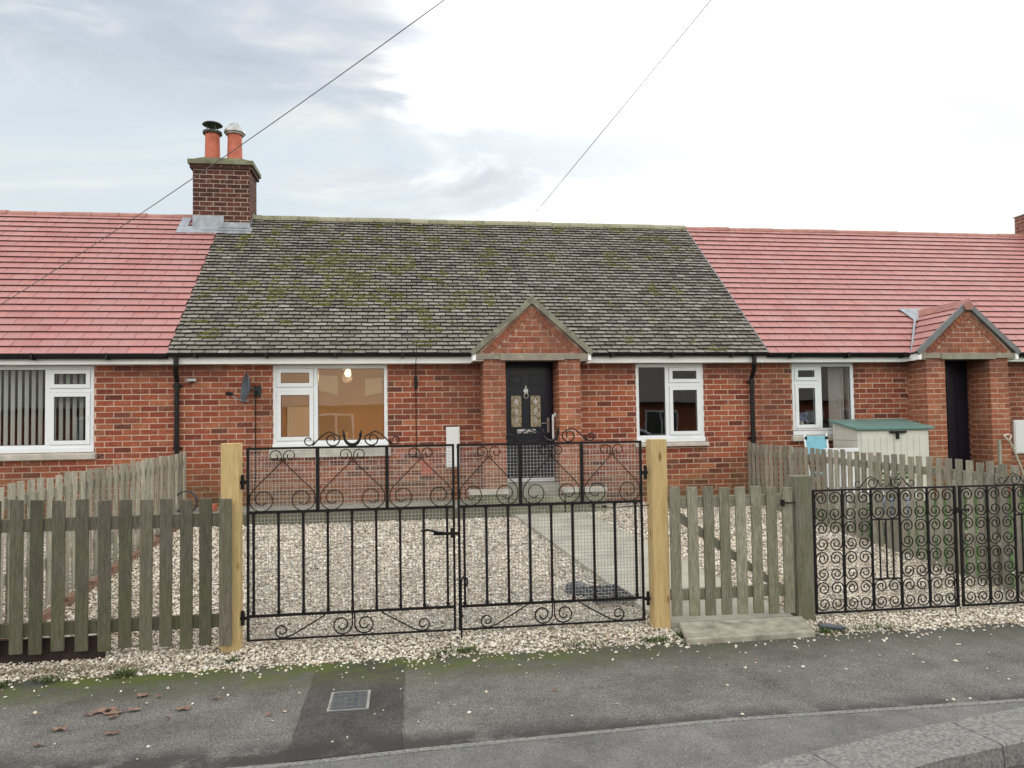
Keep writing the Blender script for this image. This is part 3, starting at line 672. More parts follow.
# blinds in left window
bt=thing('vertical_blind','pale vertical strip blinds hanging inside the left bungalow window','blind',(-5.2,11.16,1.4))
x=-6.28
while x<-4.2:
    s=MB(); q=rad(52); w=.027
    dx,dy=math.cos(q)*w,math.sin(q)*w
    s.fbox((x-dx,11.17-dy,1.40),(2*dx,2*dy,0),(-.001,.001,0),(0,0,1.06)); s.build('slat','blind',bt); x+=.087
s=MB(); s.box(-6.3,-4.19,11.14,11.19,2.462,2.485); s.build('headrail','whiteplastic',bt)
# lamp in lit room
t=thing('ceiling_lamp','glowing warm ceiling lamp seen through the middle bungalow window','lamp',(-.87,12.5,2.72))
s=MB(); s.lathe(-.87,12.5,[(.005,2.42),(.03,2.43),(.048,2.47),(.042,2.51),(.02,2.54)],14); s.build('bulb','bulb',t,smooth=True)
s=MB(); s.lathe(-.87,12.5,[(.02,2.541),(.02,2.60),(.006,2.61),(.006,2.70),(.05,2.705),(.05,2.719)],12); s.build('lamp_holder','whiteplastic',t)
l=bpy.data.lights.new('lamp_light','POINT'); l.energy=75; l.color=(1,.72,.42); l.shadow_soft_size=.08; lo=bpy.data.objects.new('lamp_light',l); C.objects.link(lo); lo.location=(-.87,12.35,2.40)
for i,(xa,xb,za,zb,sk) in enumerate(((-1.55,-1.20,2.25,2.58,-.05),(-.70,-.38,2.24,2.52,.05))):  # tilted panels added to stand in for two bright patches behind the glass
    s=MB(); s.add([(xa,14.57,za-sk),(xb,14.57,za+sk*.5-.02),(xb,14.57,zb+sk*.3),(xa,14.57,zb-sk*.2),(xa,14.59,za-sk),(xb,14.59,za+sk*.5-.02),(xb,14.59,zb+sk*.3),(xa,14.59,zb-sk*.2)],[(0,1,2,3),(4,7,6,5),(0,4,5,1),(1,5,6,2),(2,6,7,3),(3,7,4,0)])
    tag(s.build('pale_panel','cream',org=((xa+xb)/2,14.58,za)),('left' if i==0 else 'right')+' pale panel added on the back wall of the lit room','picture')

s=MB(); pts=[]; n_=26
for i in range(n_+1):
    x=6.68+.27*i/n_; pts.append((x,11.20+.018*math.sin(i*1.25)))
for i in range(n_):
    (xa,ya),(xb,yb)=pts[i],pts[i+1]; s.add([(xa,ya,1.40),(xb,yb,1.40),(xb,yb,2.5),(xa,ya,2.5),(xa,ya+.004,1.40),(xb,yb+.004,1.40),(xb,yb+.004,2.5),(xa,ya+.004,2.5)],[(0,1,2,3),(4,7,6,5)])
tag(s.build('curtain','netting',org=(6.8,11.2,1.4)),'pale net curtain hanging inside the window behind the storage box','curtain')
t=thing('flower_vase','vase of pale blue flowers standing inside the window behind the storage box','vase',(6.22,11.22,1.44))
s=MB(); s.lathe(6.22,11.22,[(.035,1.435),(.06,1.47),(.05,1.53),(.03,1.57),(.04,1.59)],14); s.build('vase','whiteplastic',t,smooth=True)
s=MB()
for _ in range(120):
    q=U(0,2*PI); e=U(-.4,1.4); r_=U(.02,.11); x,y,z=6.22+r_*math.cos(q),11.24+r_*.5*math.sin(q),1.60+r_*e; w_=U(.008,.02)
    s.add([(x-w_,y,z),(x,y-w_,z-w_),(x+w_,y,z),(x,y-.3*w_,z+w_)],[(0,1,2,3)])
s.build('flowers','bluepot',t)
# ------------------------------------------------------------------ small things on the wall
t=thing('satellite_dish','small grey satellite dish on the wall left of the lit window','satellite dish',(-2.05,10.97,2.1))
s=MB(); n=20; R=.21; vs=[]; fs=[]
c=Vector((-2.09,10.84,2.15)); ax=Vector((-.90,-.42,.12)).normalized(); a1=ax.cross(Vector((0,0,1))).normalized(); a2=a1.cross(ax)
rings=5
for off in (0,-.012):
    for i in range(rings+1):
        rr=R*i/rings
        for j in range(n): q=2*PI*j/n; vs.append(c+ax*(.06*(i/rings)**2+off)+a1*math.cos(q)*rr*.88+a2*math.sin(q)*rr)
for L_ in (0,1):
    b0=L_*(rings+1)*n
    for i in range(rings):
        for j in range(n):
            f=(b0+i*n+j,b0+i*n+(j+1)%n,b0+(i+1)*n+(j+1)%n,b0+(i+1)*n+j); fs.append(f if L_ else f[::-1])
b0=rings*n; b1=(2*rings+1)*n
fs+=[(b0+j,b0+(j+1)%n,b1+(j+1)%n,b1+j) for j in range(n)]
s.add(vs,fs); s.build('dish','dish',t,smooth=True)
s=MB(); e=c+ax*.22-a2*.10; s.tube([c-ax*.02-a2*.17,c+ax*.10-a2*.17,e-a2*.02],.010); s.build('arm','alu',t)
s=MB(); s.tube([e-ax*.02,e+ax*.06],.028,10); s.tube([e+ax*.06,e+ax*.075],.022,10); s.build('receiver_head','blackplastic',t)
s=MB(); s.tube([c-ax*.015,c-ax*.09,(-2.0,10.90,2.12),(-2.0,10.99,2.12)],.017,8); s.box(-2.05,-1.95,10.975,10.994,2.05,2.2); s.build('bracket','dark_metal',t)
s=MB(); s.tube([(-2.02,10.975,2.08),(-2.03,10.985,1.9),(-2.03,10.985,1.0),(-2.05,10.985,.6)],.006); s.build('cable','blackplastic',t)
t=thing('wall_light','small grey outdoor sensor light beside the left downpipe','light',(-2.92,10.98,2.28))
s=MB(); s.box(-2.93,-2.80,10.90,10.96,2.26,2.30); s.build('lamp_head','alu',t,bevel=.004); s=MB(); s.box(-2.90,-2.84,10.9605,10.993,2.25,2.31); s.build('mount','blackplastic',t)
t=thing('wall_cable','thin dark cable with a black connector hanging down the brick wall','cable',(.19,10.98,2.2))
s=MB(); s.tube([(.20,10.66,2.80),(.195,10.655,2.60),(.19,10.80,2.48),(.19,10.985,2.42),(.19,10.985,1.9),(.19,10.985,1.16)],.005); s.build('cord','blackplastic',t)
s=MB(); s.tube([(.19,10.965,2.14),(.19,10.965,2.17),(.19,10.965,2.30),(.19,10.965,2.33)],[.012,.024,.024,.012],10); s.build('connector','blackplastic',t)
t=thing('grab_rail','white grab rail beside the black front door','handrail',(2.19,10.9,1.5))
s=MB(); s.tube([(2.19,10.80,1.74),(2.15,10.80,1.73),(2.15,10.80,1.70),(2.15,10.80,1.42),(2.15,10.80,1.39),(2.19,10.80,1.38)],.016,10); s.build('rail','whiteplastic',t,smooth=True)
s=MB(); 
for z in (1.74,1.38): s.tube([(2.175,10.80,z),(2.189,10.80,z)],.036,14)
s.build('mount','whiteplastic',t)

# ------------------------------------------------------------------ ground
def sheet(name,x0,x1,y0,y1,nx,ny,zf,mat,kind='structure'):
    vs=[];fs=[]
    for j in range(ny+1):
        for i in range(nx+1):
            x=x0+(x1-x0)*i/nx; y=y0+(y1-y0)*j/ny; vs.append((x,y,zf(x,y)))
    for j in range(ny):
        for i in range(nx):
            a=j*(nx+1)+i; fs.append((a,a+1,a+nx+2,a+nx+1))
    m=MB(); m.add(vs,fs); return tag(m.build(name,mat),kind=kind)
sheet('terrain',-150,150,-150,150,10,10,lambda x,y:-.13,'lawn')
sheet('garden_gravel',-30,30,5.25,11.2,60,60,lambda x,y:gz(x,y)-.012,'bed')
def pav(name,poly,z,mat,th=.08):
    m=MB(); n=len(poly); m.add([(x,y,z) for x,y in poly]+[(x,y,z-th) for x,y in poly],[tuple(range(n))]+[(i,i+n,(i+1)%n+n,(i+1)%n) for i in range(n)]); return tag(m.build(name,mat),kind='structure')
EDG=[(-30,3.72),(-2,3.74),(-.5,3.79),(.02,3.84),(1.66,3.93),(3.43,3.90),(6,3.9),(30,3.9)]
xs=[p[0] for p in EDG]
def el(x): return float(np.interp(x,xs,[p[1] for p in EDG]))
gx=[-30]+[ -8+i*.25 for i in range(80)]+[30]
front=[(x,5.33+.05*noise.noise(Vector((x*1.7,0,0)))+.02*noise.noise(Vector((x*9,1,0)))) for x in gx]
pav('pavement',[(x,el(x)) for x in gx]+front[::-1],.012,'asphalt')
px0=[(-.575+.010*noise.noise(Vector((k*.9,5,0)))+U(-.005,.005),el(-.57)+.004+(5.335-el(-.57)-.004)*k/30) for k in range(31)]; px1=[(.0-.02*k/30+.012*noise.noise(Vector((k*.8,9,0)))+U(-.005,.005),5.34-(5.336-el(.0))*k/30) for k in range(31)]
pav('pavement_patch',px0[:1]+px1[::-1]+px0[1:][::-1],.017,'patch',.02)
mb=MB()
for i in range(len(gx)-1):
    a,b=gx[i],gx[i+1]
    mb.add([(a,el(a)-.035,.0135),(b,el(b)-.035,.0135),(b,el(b)+.003,.0145),(a,el(a)+.003,.0145),(a,el(a)-.035,-.05),(b,el(b)-.035,-.05)],[(0,1,2,3),(0,4,5,1)])
tag(mb.build('edging_kerb','kerb'),kind='structure')
KB=[(-30,2.55),(-3,2.62),(-1,2.72),(.5,2.98),(1.66,3.37),(2.4,3.57),(3.33,3.76),(3.9,3.82),(6,3.84),(30,3.84)]
def kb(x): return float(np.interp(x,[p[0] for p in KB],[p[1] for p in KB]))
pav('crossover',[(x,kb(x)-.01) for x in gx]+[(x,el(x)-.036) for x in gx][::-1],.010,'cross')
mb=MB(); x=-8.
KW=.30
def kn(x):
    d=Vector((.02,kb(x+.01)-kb(x-.01),0)).normalized(); return Vector((d.y,-d.x,0))
while x<12:
    e=min(x+.90,12)-.008; k=9; rows=[]
    for i in range(k+1):
        xx=x+(e-x)*i/k; p=Vector((xx,kb(xx),0)); n=kn(xx); w=.0 
        rows.append([p+Vector((0,0,-.1)),p+Vector((0,0,.028)),p+n*(KW-.03)+Vector((0,0,.022)),p+n*(KW-.006)+Vector((0,0,.012)),p+n*(KW+.004)+Vector((0,0,-.10))])
    vs=[q for r_ in rows for q in r_]
    fs=[(i*5+j,(i+1)*5+j,(i+1)*5+j+1,i*5+j+1)[::-1] for i in range(k) for j in range(4)]+[(0,1,2,3,4),(k*5+4,k*5+3,k*5+2,k*5+1,k*5)]
    mb.add(vs,fs); x+=.90
tag(mb.build('kerb','kerb'),kind='structure')
sheet('road',-150,150,-4.2,3.9,40,6,lambda x,y:-.085,'road')
# plinth patio, path, steps
mb=MB(); mb.box(XA,1.42,10.22,10.998,.2,.535,0); mb.box(XA,1.42,10.17,10.2195,.2,.50,1); 
tag(mb.build('patio',['concrete','oldwood']),kind='structure')
mb=MB(); ys=[10.165,9,8,7,6,5.62]
pl=lambda y:np.interp(y,[5.62,10.2],[1.95,1.47]); pr=lambda y:np.interp(y,[5.62,10.2],[3.0,2.46])
vs=[];fs=[]
for y in ys: z=gz(0,y)+.035; vs+=[(pl(y),y,z-.15),(pl(y),y,z),(pr(y),y,z),(pr(y),y,z-.15)]
for i in range(len(ys)-1):
    for j in range(3): a=i*4+j; fs.append((a,a+1,a+5,a+4))
fs+=[(0,3,2,1),(20,21,22,23)]
mb.add(vs,fs); tag(mb.build('garden_path','path'),kind='structure')
t=MB(); t.add([(2.06,5.60,.0),(3.06,5.60,.0),(2.99,5.27,-.05),(1.99,5.25,-.05),(2.06,5.60,.085),(3.06,5.60,.085),(2.99,5.28,.055),(1.99,5.26,.055)],[(4,7,6,5)[::-1],(0,1,5,4),(1,2,6,5),(2,3,7,6),(3,0,4,7)])
tag(t.build('concrete_step','step',org=(2.5,5.4,0),bevel=.01),'worn pale concrete slab step in front of the small wooden picket gate','step')
# gravel of modelled chippings
def gravel(name,pts,size,mat='stone',parentless=True):
    n=len(pts); base=np.array([(1,0,0),(0,1,0),(-1,0,0),(0,-1,0),(0,0,1),(0,0,-1)],float)
    sc=size*(rng.lognormal(0,.32,n)[:,None])*np.stack([rng.uniform(.6,1.3,n),rng.uniform(.5,1.0,n),rng.uniform(.35,.75,n)],1)
    v=base[None]*sc[:,None,:]*rng.uniform(.75,1.15,(n,6,1))
    v[:,:4,2]+=rng.uniform(-.25,.25,(n,4))*sc[:,2:3]
    a=rng.uniform(0,2*PI,n); b_=rng.uniform(-.6,.6,n)
    ca,sa,cb,sb=np.cos(a),np.sin(a),np.cos(b_),np.sin(b_)
    y=v[:,:,1]*cb[:,None]-v[:,:,2]*sb[:,None]; z=v[:,:,1]*sb[:,None]+v[:,:,2]*cb[:,None]; x=v[:,:,0]
    X=x*ca[:,None]-y*sa[:,None]; Y=x*sa[:,None]+y*ca[:,None]
    V=np.stack([X,Y,z],2)+pts[:,None,:]
    f=np.array([(0,1,4),(1,2,4),(2,3,4),(3,0,4),(1,0,5),(2,1,5),(3,2,5),(0,3,5)])
    F=(f[None]+6*np.arange(n)[:,None,None]).reshape(-1,3)
    me=bpy.data.meshes.new(name); me.vertices.add(n*6); me.vertices.foreach_set('co',V.reshape(-1).astype(np.float32))
    me.loops.add(len(F)*3); me.loops.foreach_set('vertex_index',F.reshape(-1).astype(np.int32))
    me.polygons.add(len(F)); me.polygons.foreach_set('loop_start',np.arange(0,len(F)*3,3,dtype=np.int32))
    me.materials.append(M[mat]); me.update(calc_edges=True)
    o=bpy.data.objects.new(name,me); C.objects.link(o); o['kind']='stuff'; return o
gzv=np.vectorize(gz)
def scatter(x0,x1,y0,y1,dens,size,lift=.006):
    n=int((x1-x0)*(y1-y0)*dens); x=rng.uniform(x0,x1,n); y=rng.uniform(y0,y1,n)
    k=~((x>np.interp(y,[5.62,10.2],[1.95,1.47])-.0)&(x<np.interp(y,[5.62,10.2],[3.0,2.46]))&(y>5.6)); x,y=x[k],y[k]
    k=~((x>1.99)&(x<3.06)&(y>5.2)&(y<5.62)); x,y=x[k],y[k]
    k=~((x<1.45)&(y>10.14)); x,y=x[k],y[k]
    return np.stack([x,y,gzv(x,y)+rng.uniform(-.006,lift,len(x))],1)
P1=scatter(-7,9,5.36,6.3,4600,.0125); 
gravel('gravel_chippings',P1,.0105)
P2=scatter(-4,8,6.3,8.2,3000,.0145); P3=scatter(-4,7,8.2,10.95,1900,.018)
gravel('gravel_chippings',P2,.0120); gravel('gravel_chippings',P3,.0150)
# spill onto the pavement
n=3200; x=rng.uniform(-7,8,n); y=5.37-np.abs(rng.exponential(.055,n)); k=~((x>2.0)&(x<3.05)&(y>5.26)); x,y=x[k],y[k]
Ps=np.stack([x,y,np.full(len(x),.016)],1)
n=170; x=rng.uniform(-4,5,n); y=5.3-np.abs(rng.exponential(.5,n)); y=np.clip(y,3.95,5.4); Pq=np.stack([x,y,np.full(n,.018)],1)
gravel('spilled_stones',np.concatenate([Ps]),.0120); gravel('loose_stones',Pq,.0105)
# neighbours' lawn beyond right fence
sheet('lawn',5.32,14,5.7,10.9,20,20,lambda x,y:gz(x,y)+.012,'lawn')
g=MB()
for _ in range(5000):
    x=U(5.33,9.5); y=U(5.8,10.6); z=gz(x,y)+.01; q=U(0,PI); h=U(.03,.08); w=.004
    g.add([(x-w*math.cos(q),y-w*math.sin(q),z),(x+w*math.cos(q),y+w*math.sin(q),z),(x+U(-.03,.03),y+U(-.03,.03),z+h)],[(0,1,2)])
tag(g.build('grass','weed'),kind='stuff')
# dry grass along the left fence foot, weeds
g=MB()
for _ in range(1500):
    x=U(-3.4,-1.75)+random.gauss(0,.08); y=5.44+random.gauss(0,.035); z=.03; q=U(0,2*PI); L_=U(.03,.12); w=.0016
    e=(x+L_*math.cos(q),y-abs(L_*math.sin(q))*.4,z+U(.005,.06))
    g.add([(x,y,z-.01),(x+w*2,y,z-.01),e],[(0,1,2)])
tag(g.build('dry_grass','drygrass'),kind='stuff')
g=MB()
for (cx_,cy_,r_,n_) in ((-2.62,5.22,.16,260),(-1.80,5.30,.09,120),(-2.25,5.27,.10,80),(.42,5.38,.10,110),(.25,5.36,.10,50),(2.05,5.42,.09,220),(1.80,5.36,.12,120),(1.2,5.36,.2,60),(3.5,5.36,.3,90),(3.1,5.34,.06,80),(-1.15,5.45,.05,60)):
    for _ in range(n_):
        x=cx_+random.gauss(0,r_*.5); y=cy_+random.gauss(0,.03); q=U(0,2*PI); L_=U(.015,.05); w=U(.002,.007); z=.022
        g.add([(x,y,z-.01),(x+L_*.5*math.cos(q)-w*math.sin(q),y+L_*.5*math.sin(q)+w*math.cos(q),z+L_*.5),(x+L_*math.cos(q),y+L_*math.sin(q),z+L_*U(.2,.9)),(x+L_*.5*math.cos(q)+w*math.sin(q),y+L_*.5*math.sin(q)-w*math.cos(q),z+L_*.5)],[(0,1,2,3)])
tag(g.build('weeds','weed'),kind='stuff')

# ------------------------------------------------------------------ fences
def slat(mb,x0,x1,y0,y1,z0,z1,lean=0.,top=0.):
    mb.add([(x0,y0,z0),(x1,y0,z0),(x1,y1,z0),(x0,y1,z0),(x0+lean,y0,z1+top),(x1+lean,y0,z1-top),(x1+lean,y1,z1-top),(x0+lean,y1,z1+top)],
      [(0,3,2,1),(4,5,6,7),(0,1,5,4),(1,2,6,5),(2,3,7,6),(3,0,4,7)])
t=thing('picket_fence','dark weathered picket fence along the pavement in the lower left','fence',(-2.6,5.6,.05))
ctr=[-1.232,-1.365,-1.49,-1.625,-1.755,-1.89,-2.02,-2.165,-2.315,-2.455,-2.575,-2.72]+[-2.86-i*.142 for i in range(14)]
for i,c in enumerate(ctr):
    s=MB(); zt=1.112+.003*i+U(-.006,.006); slat(s,c-.041,c+.041,5.555,5.575,.10+.002*i+U(-.012,.012),zt,U(-.006,.006),U(-.004,.004)); s.build('picket','oldwood',t,bevel=.003)
for (a,b) in ((.925,1.015),(.225,.315)):
    s=MB(); s.box(-4.75,-1.20,5.577,5.612,a,b); s.build('rail','oldwood',t,bevel=.003)
s=MB(); s.box(-4.8,-2.035,5.613,5.632,-.02,.20); s.build('gravel_board','timber_dark',t)
for x in (-3.05,-4.7):
    s=MB(); s.box(x,x+.09,5.614,5.70,-.1,1.15); s.build('post','oldwood',t)
def diag(name,label,X0,X1,Ya,Yb,step,w,ztf,mat,side,seed):
    t=thing(name,label,'fence',((X0+X1)/2,(Ya+Yb)/2,.2))
    y=Ya
    fx=lambda y:X0+(X1-X0)*(y-Ya)/(Yb-Ya)
    while y<Yb:
        x=fx(y); s=MB(); zt=ztf(y)+U(-.012,.012); ln=U(-.012,.012); d=U(-.003,.003)
        s.add([(x-.009,y,gz(x,y)-.0),(x+.009,y,gz(x,y)),(x+.009,y+w,gz(x,y)),(x-.009,y+w,gz(x,y)),(x-.009+d,y+ln,zt),(x+.009+d,y+ln,zt),(x+.009+d,y+w+ln,zt),(x-.009+d,y+w+ln,zt)],[(0,3,2,1),(4,5,6,7),(0,1,5,4),(1,2,6,5),(2,3,7,6),(3,0,4,7)])
        s.build('picket',mat,t); y+=step
    for dz in (.14,.72):
        s=MB(); xa,xb=fx(Ya)+side*.028,fx(Yb)+side*.028
        s.add([(xa-.018,Ya,ztf(Ya)-dz-.04),(xa+.018,Ya,ztf(Ya)-dz-.04),(xb+.018,Yb,ztf(Yb)-dz-.04),(xb-.018,Yb,ztf(Yb)-dz-.04),(xa-.018,Ya,ztf(Ya)-dz+.04),(xa+.018,Ya,ztf(Ya)-dz+.04),(xb+.018,Yb,ztf(Yb)-dz+.04),(xb-.018,Yb,ztf(Yb)-dz+.04)],[(0,3,2,1),(4,5,6,7),(0,1,5,4),(1,2,6,5),(2,3,7,6),(3,0,4,7)])
        s.build('rail',mat,t)
    y=Ya+.3
    while y<Yb:
        x=fx(y)+side*.088; s=MB(); s.box(x-.04,x+.04,y,y+.08,gz(x,y)-.05,ztf(y)-.04); s.build('post',mat,t); y+=1.75
    return t
diag('picket_fence','pale weathered picket fence running from the left house wall towards the street',-2.98,-2.90,5.8,10.85,.158,.09,lambda y:1.20+.022*(y-6.1),'palewood',-1,1)
diag('picket_fence','grey picket fence running towards the house in front of the cream storage box',5.26,5.14,5.9,10.85,.132,.076,lambda y:1.19+.019*(y-5.8),'oldwood2',1,2)
s=MB(); 
for i in range(9): s.box(-2.86+U(-.01,.01),-2.78,5.9+i*.5,6.38+i*.5,gz(0,5.9+i*.5)-.03,gz(0,6.1+i*.5)+.06)
tag(s.build('timber_edging','deadleaf',org=(-2.8,8,.1)),'low reddish brick edging along the foot of the left side fence','edging')

# ------------------------------------------------------------------ posts
def post(name,label,x0,x1,y0,y1,zt,mat):
    s=MB(); s.box(x0,x1,y0,y1,-.15,zt); o=s.build(name,mat,org=((x0+x1)/2,(y0+y1)/2,0),bevel=.004); return tag(o,label,'gate post')
post('gate_post','new yellow pine gate post at the left end of the wide iron gates',-1.275,-1.15,5.615,5.735,1.50,'newwood')['group']='new pine gate posts'
post('gate_post','new yellow pine gate post between the wide iron gates and the picket gate',1.872,1.998,5.60,5.725,1.475,'newwood')['group']='new pine gate posts'
post('gate_post','old greenish grey gate post between picket gate and ornate scroll gates',3.035,3.175,5.60,5.73,1.165,'gatewood')
# picket gate
t=thing('picket_gate','small weathered wooden picket gate with diagonal brace above the concrete step','gate',(2.5,5.6,.12))
for i,c in enumerate((2.045,2.185,2.313,2.443,2.572,2.700,2.826,2.955)):
    s=MB(); w=.041; slat(s,c-w,c+w,5.575,5.597,.135-.003*i+U(-.004,.004),1.108-.003*i+U(-.006,.006),0.,U(-.003,.003)); s.build('picket','gatewood',t,bevel=.003)
for (a,b) in ((.945,1.03),(.245,.33)):
    s=MB(); s.box(2.01,2.99,5.599,5.635,a,b); s.build('rail','gatewood',t,bevel=.003)
s=MB(); s.add([(2.07,5.600,.93),(2.07,5.600,.85),(2.89,5.600,.275),(2.89,5.600,.335),(2.07,5.634,.93),(2.07,5.634,.85),(2.89,5.634,.275),(2.89,5.634,.335)],[(0,1,2,3),(4,7,6,5),(0,4,5,1),(1,5,6,2),(2,6,7,3),(3,7,4,0)]); s.build('brace','gatewood',t)
s=MB(); s.box(2.90,2.925,5.560,5.574,.94,.99); s.tube([(2.89,5.565,.965),(3.02,5.565,.965)],.005); s.build('latch','iron',t)

# ------------------------------------------------------------------ ironwork
def spiral(cx,cz,r0,r1,a0,turns,n=22,y=YG):
    return [(cx+(r0+(r1-r0)*i/n)*math.cos(a0+turns*2*PI*i/n),y,cz+(r0+(r1-r0)*i/n)*math.sin(a0+turns*2*PI*i/n)) for i in range(n+1)]
def crest(t,cx,zb,w,h,r=.005,cup=True):
    for sg in (-1,1):
        s=MB()
        # outer small curl on the top rail
        p=spiral(cx-sg*w*.86,zb+h*.36,h*.12,h*.34,0,0) if False else []
        c1=(cx+sg*w*.86,zb+h*.36); R1=h*.34
        curl=spiral(c1[0],c1[1],R1*.45,R1,(PI*.9 if sg>0 else PI*.1),-.9*sg*-1 if False else (-.95 if sg<0 else .95)*-1,18)
        # arc from outside up over to the centre with an inner curl
        arc=[(cx+sg*w*(.80-.62*k),YG,zb+h*(.02+.98*math.sin(PI*.5*min(1,k*1.15))**1.2)) for k in [i/10 for i in range(9)]]
        c2=(cx+sg*w*.40,zb+h*.42); R2=h*.42
        inner=spiral(c2[0],c2[1],R2*1.25,R2*.35,(PI*.35 if sg<0 else PI*.65),(-1.3 if sg<0 else 1.3),22)
        s.tube(curl,r*.9); 
        up=[(cx+sg*w*(.78-.38*k),YG,zb+h*(.05+.88*math.sin(PI/2*k)**1.0)) for k in [i/8 for i in range(8)]]
        s.tube(up+inner[2:],r)
        s.build('crest_scroll','iron',t)
    if cup:
        s=MB(); n=14; pts=[]; rr=[]
        for i in range(n+1):
            a=PI*1.08+(PI*.84)*i/n if False else PI+PI*i/n
            pts.append((cx+.058*math.cos(a),YG,zb+.075+.068*math.sin(a))); rr.append(.004+.009*math.sin(PI*i/n)**.6)
        pts=[(pts[0][0]-.006,YG,zb+.115)]+pts+[(pts[-1][0]+.006,YG,zb+.115)]; rr=[.003]+rr+[.003]; rr[1]=.012; rr[-2]=.012
        s.tube(pts,rr,8); s.build('crest_cup','iron',t)
def irongate(label,x0,x1,hinge):
    ZT,ZM,ZL,ZB=1.466,1.003,.272,.098
    t=thing('iron_gate',label,'gate',((x0+x1)/2,YG,ZB),'wide black iron driveway gates')
    s=MB(); w=.0085
    for x in (x0+w,x1-w): s.box(x-w,x+w,YG-w,YG+w,ZB,ZT)
    for z,h in ((ZT-.008,.008),(ZB+.006,.006)): s.box(x0+2*w,x1-2*w,YG-.008,YG+.008,z-h,z+h)
    s.box(x0+2*w,x1-2*w,YG-.009,YG+.009,ZM-.010,ZM+.010); s.box(x0+2*w,x1-2*w,YG-.009,YG+.009,ZL-.009,ZL+.009)
    fr=s.build('frame','iron',t)
    W=(x1-x0)
    for k in (1,2):
        x=x0+W*k/3+ (0 if True else 0); s=MB(); s.box(x-.012,x+.012,YG-.012,YG+.012,ZM+.010,ZT-.016); s.build('upright','iron',t)
    xs_=[x0+.047+i*(W-.105)/8 for i in range(9)] if hinge<0 else [x0+.047+i*(W-.105)/8 for i in range(9)]
    for x in xs_:
        s=MB(); s.box(x-.0085,x+.0085,YG-.0085,YG+.0085,ZL+.009,ZM-.010)
        for z in (ZL+.015,ZM-.02): s.box(x-.012,x+.012,YG-.012,YG+.012,z,z+.016)
        s.build('bar','iron',t)
    for k in range(3):
        a,b=x0+W*k/3,x0+W*(k+1)/3; m=(a+b)/2; 
        for sg in (-1,1):
            s=MB(); e=(b if sg>0 else a)-sg*.014; jz=ZT-.085
            # top circle on opposite side, long diagonal to the corner, bottom spiral
            rc=.050; cc=(m-sg*.053,ZT-.064)
            top=spiral(cc[0],cc[1],.016,rc,(PI*.2 if sg>0 else PI*.8),(-1.25 if sg>0 else 1.25),26)
            # finish the circle near the junction then go down
            diagp=[(m-sg*.006,YG,jz-.005),(m+sg*.03,YG,jz-.045),(e-sg*.03,YG,ZM+.16),(e-sg*.008,YG,ZM+.125)]
            R=.078; c=(e-sg*.094,ZM+.088)
            bot=spiral(c[0],c[1],.092,.030,(-.25 if sg>0 else PI+.25),(-1.35 if sg>0 else 1.35),26)
            s.tube(top,.0038,5); s.tube(diagp+bot,.0038,5); s.build('scroll','iron',t)
    # lower motif
    m=(x0+x1)/2; zc=ZB+.085
    for sg in (-1,1):
        s=MB(); s.tube([(m+sg*.006,YG,ZL-.012)]+spiral(m+sg*.082,zc,.076,.024,(PI if sg>0 else 0)-sg*.3,(-1.5 if sg<0 else 1.5)*1,26),.0055,5)
        ce=(m+sg*.50,ZB+.062)
        s.tube([(m+sg*.20,YG,ZL-.012),(m+sg*.27,YG,ZL-.055),(m+sg*.43,YG,ZB+.03)]+spiral(ce[0],ce[1],.052,.018,(-PI/2-.5*sg),(1.25*sg),20),.0055,5)
        s.build('lower_scroll','iron',t)
    crest(t,m-.0,ZT,.36,.115,.0050)
    # wire mesh infill on the garden side
    s=MB(); r=.0014; y=YG+.0125; x=x0+.02
    while x<x1-.01: s.box(x-r,x+r,y-r,y+r,ZB+.01,ZT-.01); x+=.0254
    z=ZB+.02; y+=.0023
    while z<ZT-.01: s.box(x0+.01,x1-.01,y-r,y+r,z-r,z+r); z+=.0254
    s.build('wire_mesh','wire',t)
    hx=x0 if hinge<0 else x1
    for z in (1.22,.262):
        s=MB(); s.box(hx+hinge*.001,hx+hinge*.045,YG-.008,YG+.008,z-.012,z+.012) if hinge>0 else s.box(hx-.045,hx-.001,YG-.008,YG+.008,z-.012,z+.012)
        s.lathe(hx+hinge*.028,YG,[(.013,z-.05),(.013,z+.05),(.006,z+.055)],8)
        s.build('hinge','iron',t)
    return t
g1=irongate('left leaf of the wide black iron gates, beside the pine post with the latch','' and 0 or -1.105,.375,-1)
g2=irongate('right leaf of the wide black iron gates, in front of the path and black door',.395,1.812,1)
s=MB(); s.box(.215,.40,YG-.03,YG-.012,.80,.82); s.box(.34,.37,YG-.036,YG-.011,.78,.85); s.tube([(.34,YG-.03,.81),(.24,YG-.035,.825),(.17,YG-.04,.845),(.13,YG-.04,.835)],.008); s.build('latch','iron',g1)
s=MB(); s.tube([(.445,YG-.02,.62-.20),(.46,YG-.02,.44),(.455,YG-.02,.48),(.43,YG-.02,.49),(.415,YG-.02,.46),(.412,YG-.02,.42),(.412,YG-.02,.02)],.007); s.box(.40,.425,YG-.03,YG-.01,.20,.22); s.build('drop_bolt','iron',g2)
t=MB(); t.tube([(1.40,YG+.03,.975),(1.50,YG+.03,.955),(1.60,YG+.03,.958),(1.75,YG+.03,.962),(1.88,YG+.02,.968)],.004); t.box(1.50,1.54,YG+.02,YG+.04,.955,.975)
tag(t.build('tie_wire','blackplastic',org=(1.6,YG,.96)),'thin black tie wire stretched from the right iron gate leaf to the pine post','wire')
for (x,z,nm) in ((-1.14,1.20,''),):
    pass
